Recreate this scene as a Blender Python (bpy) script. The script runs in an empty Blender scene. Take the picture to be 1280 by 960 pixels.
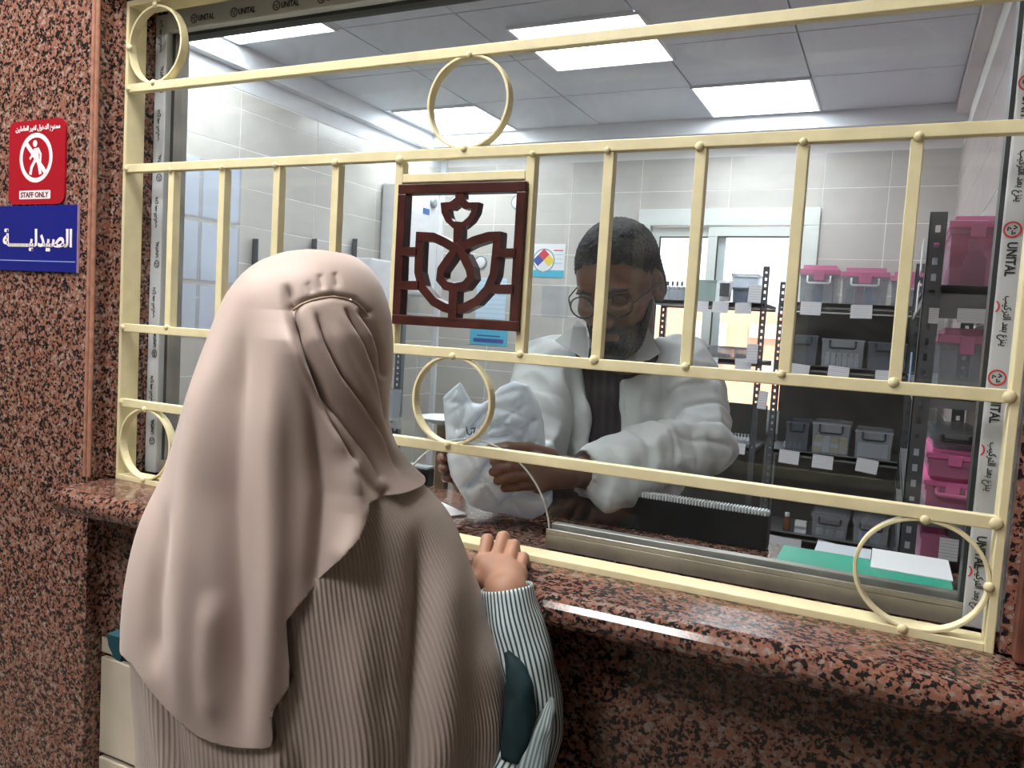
import bpy, bmesh, math, random
import numpy as np
from mathutils import Vector, Matrix, noise

random.seed(7)
C = bpy.context.scene.collection
SC = bpy.context.scene

# ------------------------------------------------------------------ camera
# world: x along the serving window, y into the pharmacy, z up; z = 0 is the foot of the grille
FPX = 986.4
CAMLOC = np.array([1.3031, -1.0165, 0.3251])
CR = np.array([[0.8985, 0.4348, 0.0595], [0.0848, -0.0391, -0.9956], [-0.4306, 0.8997, -0.0720]])
cam_d = bpy.data.cameras.new('camera'); cam_d.sensor_width = 36; cam_d.sensor_fit = 'HORIZONTAL'
cam_d.lens = FPX / 1280 * 36; cam_d.clip_start = 0.02; cam_d.clip_end = 200
cam = bpy.data.objects.new('camera', cam_d); C.objects.link(cam)
_m = Matrix((CR[0].tolist(), (-CR[1]).tolist(), (-CR[2]).tolist())).transposed().to_4x4()
cam.matrix_world = Matrix.Translation(CAMLOC.tolist()) @ _m
SC.camera = cam

# ------------------------------------------------------------------ world, sun, exposure
SC.view_settings.view_transform = 'Standard'; SC.view_settings.look = 'None'
SC.view_settings.gamma = 1; SC.view_settings.use_curve_mapping = False
SC.view_settings.exposure = 1.0
wd = bpy.data.worlds.new('sky'); SC.world = wd; wd.use_nodes = True
wb = wd.node_tree.nodes['Background']; wb.inputs[0].default_value = (0.95, 0.95, 1.0, 1); wb.inputs[1].default_value = 1.6
PANEL_STRENGTH = 7.5      # ceiling panels of the pharmacy
HALL_STRENGTH = 19.0      # ceiling lamps of the waiting hall

FLOOR = -1.05
XL, XR, YB = -1.88, 1.56, 4.2      # pharmacy walls
ZC = 1.679                          # suspended ceiling

def ray(u, v):
    return np.array([(u - 640) / FPX, (v - 480) / FPX, 1.0]) @ CR
def onp(u, v, axis, val):           # where a photo direction meets a wall, shelf or counter plane
    d = ray(u, v); t = (val - CAMLOC[axis]) / d[axis]; return CAMLOC + t * d
def at(u, v, z):
    return CAMLOC + z * ray(u, v)

# ------------------------------------------------------------------ materials
MATS = {}
def _new(name):
    m = bpy.data.materials.new(name); m.use_nodes = True
    nt = m.node_tree; b = nt.nodes['Principled BSDF']; MATS[name] = m
    return m, nt, b
def mat(name, col, rough=0.5, metal=0.0, spec=0.5, var=0.0, vscale=8, bump=0.0, bscale=60, emit=None, estr=0, sheen=0, alpha=1, sss=0, trans=0):
    if name in MATS: return MATS[name]
    m, nt, b = _new(name)
    b.inputs['Base Color'].default_value = (*col, 1); b.inputs['Roughness'].default_value = rough
    b.inputs['Metallic'].default_value = metal; b.inputs['Specular IOR Level'].default_value = spec
    if sheen: b.inputs['Sheen Weight'].default_value = sheen; b.inputs['Sheen Roughness'].default_value = .4
    if sss: b.inputs['Subsurface Weight'].default_value = sss; b.inputs['Subsurface Radius'].default_value = (.01, .004, .002)
    if alpha < 1: b.inputs['Alpha'].default_value = alpha
    if emit: b.inputs['Emission Color'].default_value = (*emit, 1); b.inputs['Emission Strength'].default_value = estr
    tc = nt.nodes.new('ShaderNodeTexCoord')
    if var:
        n = nt.nodes.new('ShaderNodeTexNoise'); n.inputs['Scale'].default_value = vscale; n.inputs['Detail'].default_value = 5
        nt.links.new(tc.outputs['Object'], n.inputs['Vector'])
        r = nt.nodes.new('ShaderNodeValToRGB')
        r.color_ramp.elements[0].color = (*[c * (1 - var) for c in col], 1); r.color_ramp.elements[1].color = (*[min(1, c * (1 + var)) for c in col], 1)
        r.color_ramp.elements[0].position = .3; r.color_ramp.elements[1].position = .7
        nt.links.new(n.outputs['Fac'], r.inputs['Fac']); nt.links.new(r.outputs['Color'], b.inputs['Base Color'])
    if bump:
        n2 = nt.nodes.new('ShaderNodeTexNoise'); n2.inputs['Scale'].default_value = bscale; n2.inputs['Detail'].default_value = 4
        nt.links.new(tc.outputs['Object'], n2.inputs['Vector'])
        bp = nt.nodes.new('ShaderNodeBump'); bp.inputs['Strength'].default_value = bump; bp.inputs['Distance'].default_value = .002
        nt.links.new(n2.outputs['Fac'], bp.inputs['Height']); nt.links.new(bp.outputs['Normal'], b.inputs['Normal'])
    if trans:
        tr = nt.nodes.new('ShaderNodeBsdfTranslucent'); tr.inputs['Color'].default_value = (*col, 1)
        mx = nt.nodes.new('ShaderNodeMixShader'); mx.inputs[0].default_value = trans
        out = nt.nodes['Material Output']
        nt.links.new(b.outputs[0], mx.inputs[1]); nt.links.new(tr.outputs[0], mx.inputs[2]); nt.links.new(mx.outputs[0], out.inputs[0])
    return m
def granite(name, tint=1.0, rough=.2, pale=1.0):
    m, nt, b = _new(name)
    tc = nt.nodes.new('ShaderNodeTexCoord')
    nz = nt.nodes.new('ShaderNodeTexNoise'); nz.inputs['Scale'].default_value = 150; nz.inputs['Detail'].default_value = 3
    nt.links.new(tc.outputs['Object'], nz.inputs['Vector'])
    mxv = nt.nodes.new('ShaderNodeMix'); mxv.data_type = 'VECTOR'; mxv.inputs[0].default_value = .008
    nt.links.new(tc.outputs['Object'], mxv.inputs[4]); nt.links.new(nz.outputs['Color'], mxv.inputs[5])
    v = nt.nodes.new('ShaderNodeTexVoronoi'); v.inputs['Scale'].default_value = 230; v.inputs['Randomness'].default_value = 1
    nt.links.new(mxv.outputs[1], v.inputs['Vector'])
    sp = nt.nodes.new('ShaderNodeSeparateColor'); nt.links.new(v.outputs['Color'], sp.inputs[0])
    n3 = nt.nodes.new('ShaderNodeTexNoise'); n3.inputs['Scale'].default_value = 95; n3.inputs['Detail'].default_value = 2
    nt.links.new(tc.outputs['Object'], n3.inputs['Vector'])
    ad = nt.nodes.new('ShaderNodeMath'); ad.operation = 'MULTIPLY_ADD'; ad.inputs[1].default_value = 1.1
    sb = nt.nodes.new('ShaderNodeMath'); sb.operation = 'SUBTRACT'; sb.inputs[1].default_value = .55
    nt.links.new(n3.outputs['Fac'], ad.inputs[0]); nt.links.new(sp.outputs[0], sb.inputs[0]); 
    m2 = nt.nodes.new('ShaderNodeMath'); m2.operation = 'MULTIPLY'; m2.inputs[1].default_value = .62
    nt.links.new(sb.outputs[0], m2.inputs[0]); nt.links.new(m2.outputs[0], ad.inputs[2])
    r = nt.nodes.new('ShaderNodeValToRGB'); cr = r.color_ramp; cr.interpolation = 'LINEAR'
    e = cr.elements; e[0].position = 0; e[0].color = (.012 * tint, .011 * tint, .012 * tint, 1)
    e[1].position = 1; e[1].color = (.40 * tint * pale, .33 * tint * pale, .29 * tint * pale, 1)
    for pos, c in [(.38, (.02, .017, .018)), (.42, (.10, .055, .045)), (.48, (.27, .115, .08)), (.64, (.31, .14, .095)), (.76, (.31, .16, .115)), (.82, (.33 * pale, .27 * pale, .235 * pale))]:
        q = e.new(pos); q.color = (c[0] * tint, c[1] * tint, c[2] * tint, 1)
    nt.links.new(ad.outputs[0], r.inputs['Fac']); nt.links.new(r.outputs['Color'], b.inputs['Base Color'])
    b.inputs['Roughness'].default_value = rough; b.inputs['Specular IOR Level'].default_value = .5
    return m
def glassy(name, tint=(.9, .95, .95), alpha=.12, rough=.05, smudge_haze=0.0, body=None):
    """thin see-through sheet: mostly transparent, fresnel gloss, a little diffuse dust and haze"""
    m, nt, b = _new(name); nt.nodes.remove(b); out = nt.nodes['Material Output']
    tr = nt.nodes.new('ShaderNodeBsdfTransparent'); tr.inputs[0].default_value = (*tint, 1)
    gl = nt.nodes.new('ShaderNodeBsdfGlossy'); gl.inputs['Roughness'].default_value = rough; gl.inputs[0].default_value = (1, 1, 1, 1)
    df = nt.nodes.new('ShaderNodeBsdfDiffuse'); df.inputs[0].default_value = (*(body or (.8, .84, .88)), 1)
    lw = nt.nodes.new('ShaderNodeLayerWeight'); lw.inputs[0].default_value = .5
    pw = nt.nodes.new('ShaderNodeMath'); pw.operation = 'POWER'; pw.inputs[1].default_value = 4; nt.links.new(lw.outputs['Facing'], pw.inputs[0])
    fr = nt.nodes.new('ShaderNodeMath'); fr.operation = 'MULTIPLY_ADD'; fr.inputs[1].default_value = .5; fr.inputs[2].default_value = .025; nt.links.new(pw.outputs[0], fr.inputs[0])
    m1 = nt.nodes.new('ShaderNodeMixShader'); m2 = nt.nodes.new('ShaderNodeMixShader')
    m1.inputs[0].default_value = alpha
    if smudge_haze:
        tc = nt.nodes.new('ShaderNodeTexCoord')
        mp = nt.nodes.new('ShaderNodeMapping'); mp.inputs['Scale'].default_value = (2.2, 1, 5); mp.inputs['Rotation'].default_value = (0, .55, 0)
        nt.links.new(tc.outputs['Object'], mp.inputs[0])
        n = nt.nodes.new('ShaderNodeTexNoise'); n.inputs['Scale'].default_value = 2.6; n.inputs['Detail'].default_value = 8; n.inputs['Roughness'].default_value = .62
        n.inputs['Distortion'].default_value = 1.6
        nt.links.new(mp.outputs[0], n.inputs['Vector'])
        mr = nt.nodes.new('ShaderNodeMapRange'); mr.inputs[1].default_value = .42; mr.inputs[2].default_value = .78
        mr.inputs[3].default_value = alpha; mr.inputs[4].default_value = alpha + smudge_haze
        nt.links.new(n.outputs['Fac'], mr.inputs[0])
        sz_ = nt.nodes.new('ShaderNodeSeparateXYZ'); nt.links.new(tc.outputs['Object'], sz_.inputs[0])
        m3 = nt.nodes.new('ShaderNodeMapRange'); m3.inputs[1].default_value = .2; m3.inputs[2].default_value = .62; m3.inputs[3].default_value = .12; nt.links.new(sz_.outputs[2], m3.inputs[0])  # smudges plus painted pale haze, both stronger up the pane
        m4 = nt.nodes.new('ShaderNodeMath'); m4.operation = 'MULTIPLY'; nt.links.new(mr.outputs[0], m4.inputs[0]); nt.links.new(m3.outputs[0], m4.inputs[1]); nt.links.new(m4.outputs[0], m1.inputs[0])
    nt.links.new(tr.outputs[0], m1.inputs[1]); nt.links.new(df.outputs[0], m1.inputs[2])
    nt.links.new(fr.outputs[0], m2.inputs[0]); nt.links.new(m1.outputs[0], m2.inputs[1]); nt.links.new(gl.outputs[0], m2.inputs[2])
    nt.links.new(m2.outputs[0], out.inputs[0])
    return m
def wave_mat(name, c1, c2, scale, rough=.6, bump=0.0, thresh=None, sheen=0, axis='U', dist=0.0):
    """stripes or ribs running along the cloth (UV driven)"""
    m, nt, b = _new(name)
    uv = nt.nodes.new('ShaderNodeUVMap'); sx = nt.nodes.new('ShaderNodeSeparateXYZ'); nt.links.new(uv.outputs[0], sx.inputs[0])
    src = sx.outputs[0 if axis == 'U' else 1]
    ml = nt.nodes.new('ShaderNodeMath'); ml.operation = 'MULTIPLY'; ml.inputs[1].default_value = scale * 2 * math.pi
    nt.links.new(src, ml.inputs[0])
    sn = nt.nodes.new('ShaderNodeMath'); sn.operation = 'SINE'; nt.links.new(ml.outputs[0], sn.inputs[0])
    mr = nt.nodes.new('ShaderNodeMapRange'); mr.inputs[1].default_value = -1; mr.inputs[2].default_value = 1
    if thresh: mr.inputs[1].default_value, mr.inputs[2].default_value = thresh
    nt.links.new(sn.outputs[0], mr.inputs[0])
    mx = nt.nodes.new('ShaderNodeMix'); mx.data_type = 'RGBA'; mx.inputs[6].default_value = (*c1, 1); mx.inputs[7].default_value = (*c2, 1)
    nt.links.new(mr.outputs[0], mx.inputs[0]); nt.links.new(mx.outputs[2], b.inputs['Base Color'])
    b.inputs['Roughness'].default_value = rough; b.inputs['Specular IOR Level'].default_value = .25
    if sheen: b.inputs['Sheen Weight'].default_value = sheen
    if bump:
        bp = nt.nodes.new('ShaderNodeBump'); bp.inputs['Strength'].default_value = bump; bp.inputs['Distance'].default_value = .0015
        nt.links.new(mr.outputs[0], bp.inputs['Height']); nt.links.new(bp.outputs['Normal'], b.inputs['Normal'])
    return m
def print_mat(name, paper=(.82, .82, .84), ink=(.3, .3, .36), lines=14, axis=2, amount=.6):
    """paper with rows of small print too fine to read"""
    m, nt, b = _new(name)
    tc = nt.nodes.new('ShaderNodeTexCoord'); sx = nt.nodes.new('ShaderNodeSeparateXYZ'); nt.links.new(tc.outputs['Generated'], sx.inputs[0])
    ml = nt.nodes.new('ShaderNodeMath'); ml.operation = 'MULTIPLY'; ml.inputs[1].default_value = lines * 6.283
    nt.links.new(sx.outputs[axis], ml.inputs[0])
    sn = nt.nodes.new('ShaderNodeMath'); sn.operation = 'SINE'; nt.links.new(ml.outputs[0], sn.inputs[0])
    n = nt.nodes.new('ShaderNodeTexNoise'); n.inputs['Scale'].default_value = 9; n.inputs['Detail'].default_value = 6; nt.links.new(tc.outputs['Generated'], n.inputs['Vector'])
    mu = nt.nodes.new('ShaderNodeMath'); mu.operation = 'MULTIPLY'; nt.links.new(sn.outputs[0], mu.inputs[0]); nt.links.new(n.outputs['Fac'], mu.inputs[1])
    mr = nt.nodes.new('ShaderNodeMapRange'); mr.inputs[1].default_value = .15; mr.inputs[2].default_value = .45; mr.inputs[4].default_value = amount
    nt.links.new(mu.outputs[0], mr.inputs[0])
    mx = nt.nodes.new('ShaderNodeMix'); mx.data_type = 'RGBA'; mx.inputs[6].default_value = (*paper, 1); mx.inputs[7].default_value = (*ink, 1)
    nt.links.new(mr.outputs[0], mx.inputs[0]); nt.links.new(mx.outputs[2], b.inputs['Base Color']); b.inputs['Roughness'].default_value = .45
    return m

M_GRAN = granite('granite_polished', .84); M_GRAN2 = granite('granite_counter', .72, .14, .85)
M_EDGE = mat('granite_edge_bead', (.38, .19, .135), .2, var=.25, vscale=60)
M_BROWN = mat('brown_painted_edge', (.13, .045, .03), .4, var=.35, vscale=30, bump=.5)
M_CREAM = mat('cream_enamel_paint', (.75, .675, .42), .38, var=.07, vscale=25, bump=.25, bscale=45)
M_MAROON = mat('maroon_enamel_paint', (.055, .016, .013), .28, var=.3, vscale=30, bump=.3)
M_UPVC = mat('grey_window_film', (.50, .53, .57), .35, var=.05, vscale=6)
M_ALU = mat('dull_aluminium_track', (.35, .34, .31), .35, .65, var=.25, vscale=12)
M_GASK = mat('dark_gasket', (.03, .035, .035), .5)
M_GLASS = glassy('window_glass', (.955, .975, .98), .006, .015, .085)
M_TILE = mat('beige_wall_tile', (.56, .545, .505), .22, var=.05, vscale=5)
M_TILER = mat('rosy_wall_tile', (.56, .475, .46), .25, var=.05, vscale=5)
M_TILEH = mat('sand_wall_tile', (.60, .54, .43), .35, var=.08, vscale=9)
M_GROUT = mat('pale_grout', (.86, .85, .82), .8)
M_CEIL = mat('ceiling_tile_white', (.62, .65, .70), .8, bump=.3, bscale=120)
M_PLAST = mat('white_plaster', (.70, .72, .75), .6)
M_PINKW = mat('rosy_plaster', (.62, .565, .575), .6)
M_PANEL = mat('lamp_diffuser', (.9, .9, .9), .5, emit=(.93, .97, 1.0), estr=PANEL_STRENGTH)
M_HALLP = mat('hall_lamp_diffuser', (.9, .9, .9), .5, emit=(1.0, .97, .93), estr=HALL_STRENGTH)
M_FLOOR = mat('floor_tile', (.20, .18, .155), .3, var=.1, vscale=4)
M_HALL = mat('hall_wall_paint', (.14, .115, .095), .7)
M_WHITEPL = mat('white_plastic', (.78, .80, .82), .3)
M_FRAMEW = mat('white_window_frame', (.74, .79, .75), .3)
M_DARKST = mat('dark_slotted_steel', (.11, .118, .13), .45, .3, var=.15, vscale=20)
M_GREYST = mat('grey_shelf_steel', (.19, .195, .20), .5, .2, var=.1, vscale=12)
M_PAPER = mat('white_paper', (.85, .86, .88), .5)
M_BLACK = mat('black_plastic', (.012, .013, .015), .25)
M_PINK = mat('pink_plastic', (.85, .20, .46), .3, alpha=1)
M_PINKT = glassy('pink_translucent_plastic', (.97, .66, .80), .55, .15, body=(.88, .36, .58))
M_PINKC = glassy('pale_pink_tub_plastic', (.97, .80, .88), .30, .12, body=(.88, .55, .70))
M_CLEAR = glassy('clear_box_plastic', (.86, .88, .90), .28, .1, body=(.62, .66, .70))
M_SMOKE = glassy('smoky_box_plastic', (.62, .66, .72), .4, .12, body=(.26, .29, .33))
M_CARD = print_mat('shelf_card_print', (.80, .80, .82), (.45, .46, .52), 7, 2, .6)
M_SHEET = print_mat('sheet_print', (.74, .78, .83), (.60, .65, .72), 26, 2, .5)

# ------------------------------------------------------------------ mesh helpers
def tag(o, label=None, cat=None, group=None, kind=None):
    if label: o['label'] = label
    if cat: o['category'] = cat
    if group: o['group'] = group
    if kind: o['kind'] = kind
    return o
def empty(name, loc, label=None, cat=None, group=None, kind=None):
    o = bpy.data.objects.new(name, None); C.objects.link(o); o.location = [float(a) for a in loc]; o.empty_display_size = .05
    return tag(o, label, cat, group, kind)
def link(name, me, m, parent=None):
    o = bpy.data.objects.new(name, me); C.objects.link(o)
    if m is not None and len(me.materials) == 0: me.materials.append(m)
    if parent is not None:
        o.parent = parent; o.matrix_parent_inverse = Matrix.Translation(-Vector(wloc(parent)))
    return o
def wloc(o):
    v = Vector(o.location)
    return v if o.parent is None else v     # parts are built in world coordinates with identity placement
def mesh_from(name, verts, faces, m, parent=None, smooth=False, uvs=None):
    me = bpy.data.meshes.new(name)
    me.from_pydata([tuple(map(float, v)) for v in verts], [], [tuple(int(i) for i in f) for f in faces]); me.validate(); me.update()
    if smooth: me.polygons.foreach_set('use_smooth', [True] * len(me.polygons))
    if uvs is not None:
        ul = me.uv_layers.new(name='UVMap'); li = np.zeros(len(me.loops), dtype=np.int32); me.loops.foreach_get('vertex_index', li)
        ul.data.foreach_set('uv', np.asarray(uvs, dtype=np.float32)[li].ravel())
    return link(name, me, m, parent)
class MB:
    def __init__(s): s.v = []; s.f = []
    def box(s, x0, x1, y0, y1, z0, z1):
        n = len(s.v)
        s.v += [(x0, y0, z0), (x1, y0, z0), (x1, y1, z0), (x0, y1, z0), (x0, y0, z1), (x1, y0, z1), (x1, y1, z1), (x0, y1, z1)]
        s.f += [(n, n + 3, n + 2, n + 1), (n + 4, n + 5, n + 6, n + 7), (n, n + 1, n + 5, n + 4), (n + 1, n + 2, n + 6, n + 5), (n + 2, n + 3, n + 7, n + 6), (n + 3, n, n + 4, n + 7)]
        return s
    def prism(s, poly, a0, a1, axis=1):
        """polygon in the two other axes extruded along axis"""
        n = len(s.v); k = len(poly)
        def P(p, a):
            if axis == 1: return (p[0], a, p[1])
            if axis == 0: return (a, p[0], p[1])
            return (p[0], p[1], a)
        s.v += [P(p, a0) for p in poly] + [P(p, a1) for p in poly]
        s.f += [tuple(range(n, n + k)), tuple(range(n + 2 * k - 1, n + k - 1, -1))]
        for i in range(k): s.f.append((n + i, n + k + i, n + k + (i + 1) % k, n + (i + 1) % k))
        return s
    def stroke(s, pts, w, y0, y1, closed=False):
        """flat bar of width w following a line in x,z, extruded in y"""
        P = [np.array(p, float) for p in pts]; k = len(P); L = []; R = []
        for i in range(k):
            if closed: a, b = P[i - 1], P[(i + 1) % k]
            else: a, b = P[max(0, i - 1)], P[min(k - 1, i + 1)]
            d = (b - a) / (np.linalg.norm(b - a) + 1e-9); nn = np.array([-d[1], d[0]]) * w / 2
            L.append(P[i] + nn); R.append(P[i] - nn)
        n = len(s.v)
        for i in range(k): s.v += [(L[i][0], y0, L[i][1]), (R[i][0], y0, R[i][1]), (R[i][0], y1, R[i][1]), (L[i][0], y1, L[i][1])]
        for i in range(k if closed else k - 1):
            a = n + 4 * i; b = n + 4 * ((i + 1) % k)
            for j in range(4): s.f.append((a + j, a + (j + 1) % 4, b + (j + 1) % 4, b + j))
        if not closed: s.f += [(n, n + 3, n + 2, n + 1), (n + 4 * k - 4, n + 4 * k - 3, n + 4 * k - 2, n + 4 * k - 1)]
        return s
    def tube(s, pts, r, nseg=8, closed=False):
        P = [np.array(p, float) for p in pts]; k = len(P); n = len(s.v); up = np.array([0.13, .21, 1.0])
        rr = r if hasattr(r, '__len__') else [r] * k
        for i in range(k):
            if closed: d = P[(i + 1) % k] - P[i - 1]
            else: d = P[min(k - 1, i + 1)] - P[max(0, i - 1)]
            d /= np.linalg.norm(d) + 1e-9; a = np.cross(d, up); a /= np.linalg.norm(a) + 1e-9; b = np.cross(d, a)
            for j in range(nseg):
                t = 2 * math.pi * j / nseg; s.v.append(tuple(P[i] + rr[i] * (math.cos(t) * a + math.sin(t) * b)))
        for i in range(k if closed else k - 1):
            for j in range(nseg):
                s.f.append((n + i * nseg + j, n + i * nseg + (j + 1) % nseg, n + ((i + 1) % k) * nseg + (j + 1) % nseg, n + ((i + 1) % k) * nseg + j))
        if not closed:
            s.f += [tuple(n + j for j in range(nseg))[::-1], tuple(n + (k - 1) * nseg + j for j in range(nseg))]
        return s
    def lathe(s, c, prof, nseg=16, axis=2):
        n = len(s.v)
        for r, h in prof:
            for j in range(nseg):
                t = 2 * math.pi * j / nseg; a, b = r * math.cos(t), r * math.sin(t)
                s.v.append((c[0] + a, c[1] + b, c[2] + h) if axis == 2 else ((c[0] + a, c[1] + h, c[2] + b) if axis == 1 else (c[0] + h, c[1] + a, c[2] + b)))
        for i in range(len(prof) - 1):
            for j in range(nseg):
                q = (n + i * nseg + j, n + i * nseg + (j + 1) % nseg, n + (i + 1) * nseg + (j + 1) % nseg, n + (i + 1) * nseg + j)
                s.f.append(q if axis != 1 else q[::-1])
        s.f += [tuple(range(n, n + nseg))[::-1], tuple(range(n + (len(prof) - 1) * nseg, n + len(prof) * nseg))]
        return s
    def build(s, name, m, parent=None, bevel=0, smooth=False, seg=2):
        o = mesh_from(name, s.v, s.f, m, parent, smooth)
        bm = bmesh.new(); bm.from_mesh(o.data)
        bmesh.ops.recalc_face_normals(bm, faces=bm.faces)
        if bevel:
            es = [e for e in bm.edges if len(e.link_faces) == 2 and e.calc_face_angle(0) > .6]
            bmesh.ops.bevel(bm, geom=es, offset=bevel, segments=seg, affect='EDGES', profile=.5, clamp_overlap=True)
            if seg > 1: 
                for f in bm.faces: f.smooth = smooth
        bm.to_mesh(o.data); bm.free(); o.data.update()
        return o
def box(name, x0, x1, y0, y1, z0, z1, m, parent=None, bevel=0):
    return MB().box(min(x0, x1), max(x0, x1), min(y0, y1), max(y0, y1), min(z0, z1), max(z0, z1)).build(name, m, parent, bevel)

# ------------------------------------------------------------------ lettering
ARF = {'ا': (0xFE8D, 2), 'ب': (0xFE8F, 4), 'ة': (0xFE93, 2), 'ت': (0xFE95, 4), 'خ': (0xFEA5, 4), 'د': (0xFEA9, 2), 'ر': (0xFEAD, 2), 'ز': (0xFEAF, 2),
       'ص': (0xFEB9, 4), 'ع': (0xFEC9, 4), 'غ': (0xFECD, 4), 'ك': (0xFED9, 4), 'ل': (0xFEDD, 4), 'م': (0xFEE1, 4), 'ن': (0xFEE5, 4), 'و': (0xFEED, 2), 'ي': (0xFEF1, 4)}
def arabic(word):
    out = []
    for w in word.split(' '):
        s = []; n = len(w)
        for i, ch in enumerate(w):
            if ch == 'ـ': s.append(ch); continue
            base, k = ARF[ch]
            prev = i > 0 and (w[i - 1] == 'ـ' or ARF[w[i - 1]][1] == 4); nxt = i < n - 1 and k == 4
            if k == 2: s.append(chr(base + (1 if prev else 0)))
            else: s.append(chr(base + (3 if prev and nxt else 2 if nxt else 1 if prev else 0)))
        out.append(''.join(s)[::-1])
    return ' '.join(out[::-1])
def text_mesh(s, w=None, h=None, bold=0.0, depth=.0006):
    """lettering as a thin raised mesh in local x,y centred on the origin, scaled to w x h"""
    cu = bpy.data.curves.new('lettering', 'FONT'); cu.body = s; cu.size = 1; cu.extrude = .02; cu.offset = bold; cu.resolution_u = 3
    o = bpy.data.objects.new('lettering', cu); C.objects.link(o)
    bpy.context.view_layer.update()
    me = bpy.data.meshes.new_from_object(o.evaluated_get(bpy.context.evaluated_depsgraph_get()))
    bpy.data.objects.remove(o); bpy.data.curves.remove(cu)
    n = len(me.vertices); a = np.zeros(n * 3); me.vertices.foreach_get('co', a); a = a.reshape(-1, 3)
    lo, hi = a.min(0), a.max(0); a -= (lo + hi) / 2; ext = hi - lo
    kx = w / ext[0] if w else h / ext[1]; ky = h / ext[1] if h else kx
    a[:, 0] *= kx; a[:, 1] *= ky; a[:, 2] *= depth / .04
    me.vertices.foreach_set('co', a.ravel()); me.update()
    return me
def place_text(name, s, c, m, parent, w=None, h=None, bold=0.0, rot=0, me=None):
    """letters standing in an x,z plane facing -y, at c; rot turns them in that plane"""
    src = me or text_mesh(s, w, h, bold)
    me2 = src.copy()
    a = np.zeros(len(me2.vertices) * 3); me2.vertices.foreach_get('co', a); a = a.reshape(-1, 3)
    cr, sr = math.cos(rot), math.sin(rot)
    x = a[:, 0] * cr - a[:, 1] * sr; z = a[:, 0] * sr + a[:, 1] * cr; y = -a[:, 2]
    b = np.stack([x + c[0], y + c[1], z + c[2]], 1); me2.vertices.foreach_set('co', b.ravel()); me2.update()
    return link(name, me2, m, parent)
#SPLIT_STRUCTURE
# ================================================================== STRUCTURE
def struct(o, label): return tag(o, label, None, None, 'structure')
def tiles(wall, name, mk, cells, m):
    """cells: list of (location, size) placed with shared meshes"""
    cache = {}
    for loc, size in cells:
        key = tuple(round(a, 3) for a in size)
        if key not in cache:
            o = MB().box(-size[0] / 2, size[0] / 2, -size[1] / 2, size[1] / 2, -size[2] / 2, size[2] / 2).build(name, m, None, .0008)
            cache[key] = o.data; o.parent = wall
        else:
            o = bpy.data.objects.new(name, cache[key]); C.objects.link(o); o.parent = wall
        o.location = loc
# pharmacy shell
struct(box('floor', -3.2, 4.2, -4.2, 4.6, FLOOR - .05, FLOOR, M_FLOOR), 'polished floor of the hall and pharmacy')
wl = struct(box('wall_left', XL - .12, XL - .0015, .14, YB + .1, FLOOR, ZC + .2, M_GROUT), 'left pharmacy wall clad in beige tiles')
cells = []
ylines = [.14] + [2.15 + .61 * k for k in range(-3, 4)]; ylines = [y for y in ylines if y < YB - .1] + [YB]
zl = [FLOOR] + [-.22 + .2 * k for k in range(0, 9)] + [1.47]; zl = sorted(set(round(z, 3) for z in zl if z <= 1.47))
for i in range(len(ylines) - 1):
    for j in range(len(zl) - 1):
        a, b, c, d = ylines[i], ylines[i + 1], zl[j], zl[j + 1]
        cells.append(((XL - .006, (a + b) / 2, (c + d) / 2), (.012, b - a - .005, d - c - .005)))
tiles(wl, 'wall_tile', None, cells, M_TILE)
box('plaster_band', XL - .013, XL + .002, .14, YB, 1.475, ZC, M_PLAST, wl)
# back wall with a window opening
WX0, WX1, WZ0, WZ1 = -.315, .834, -.25, 1.165
wbk = struct(MB().box(XL - .12, WX0, YB + .0015, YB + .12, FLOOR, ZC + .2).box(WX1, XR + .12, YB + .0015, YB + .12, FLOOR, ZC + .2)
             .box(WX0, WX1, YB + .0015, YB + .12, WZ1, ZC + .2).box(WX0, WX1, YB + .0015, YB + .12, FLOOR, WZ0).build('wall_back', M_GROUT), 'back pharmacy wall clad in beige tiles')
cells = []
xl = [XL, -1.42, -.82, WX0, .27, WX1, 1.2, XR]; zb = [FLOOR, -.43] + [-.2185 + .2145 * k for k in range(0, 9)]
for i in range(len(xl) - 1):
    for j in range(len(zb) - 1):
        a, b, c, d = xl[i], xl[i + 1], zb[j], zb[j + 1]
        if a >= WX0 - .01 and b <= WX1 + .01:
            if c < WZ1 and d > WZ0:
                if d > WZ1 + .02: c = WZ1
                elif c < WZ0 - .02: d = WZ0
                else: continue
        cells.append((((a + b) / 2, YB + .006, (c + d) / 2), (b - a - .005, .012, d - c - .005)))
tiles(wbk, 'wall_tile', None, cells, M_TILE)
wr = struct(box('wall_right', XR + .0015, XR + .12, .14, YB + .1, FLOOR, ZC + .2, M_GROUT), 'right pharmacy wall clad in rosy beige tiles')
cells = []
yr = [.14, .7, 1.3, 1.9, 2.5, 3.1, 3.7, YB]; zr = [FLOOR, -.43] + [-.2185 + .2145 * k for k in range(0, 9)]
for i in range(len(yr) - 1):
    for j in range(len(zr) - 1):
        a, b, c, d = yr[i], yr[i + 1], zr[j], zr[j + 1]
        cells.append(((XR + .006, (a + b) / 2, (c + d) / 2), (.012, b - a - .005, d - c - .005)))
tiles(wr, 'wall_tile', None, cells, M_TILER)
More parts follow.
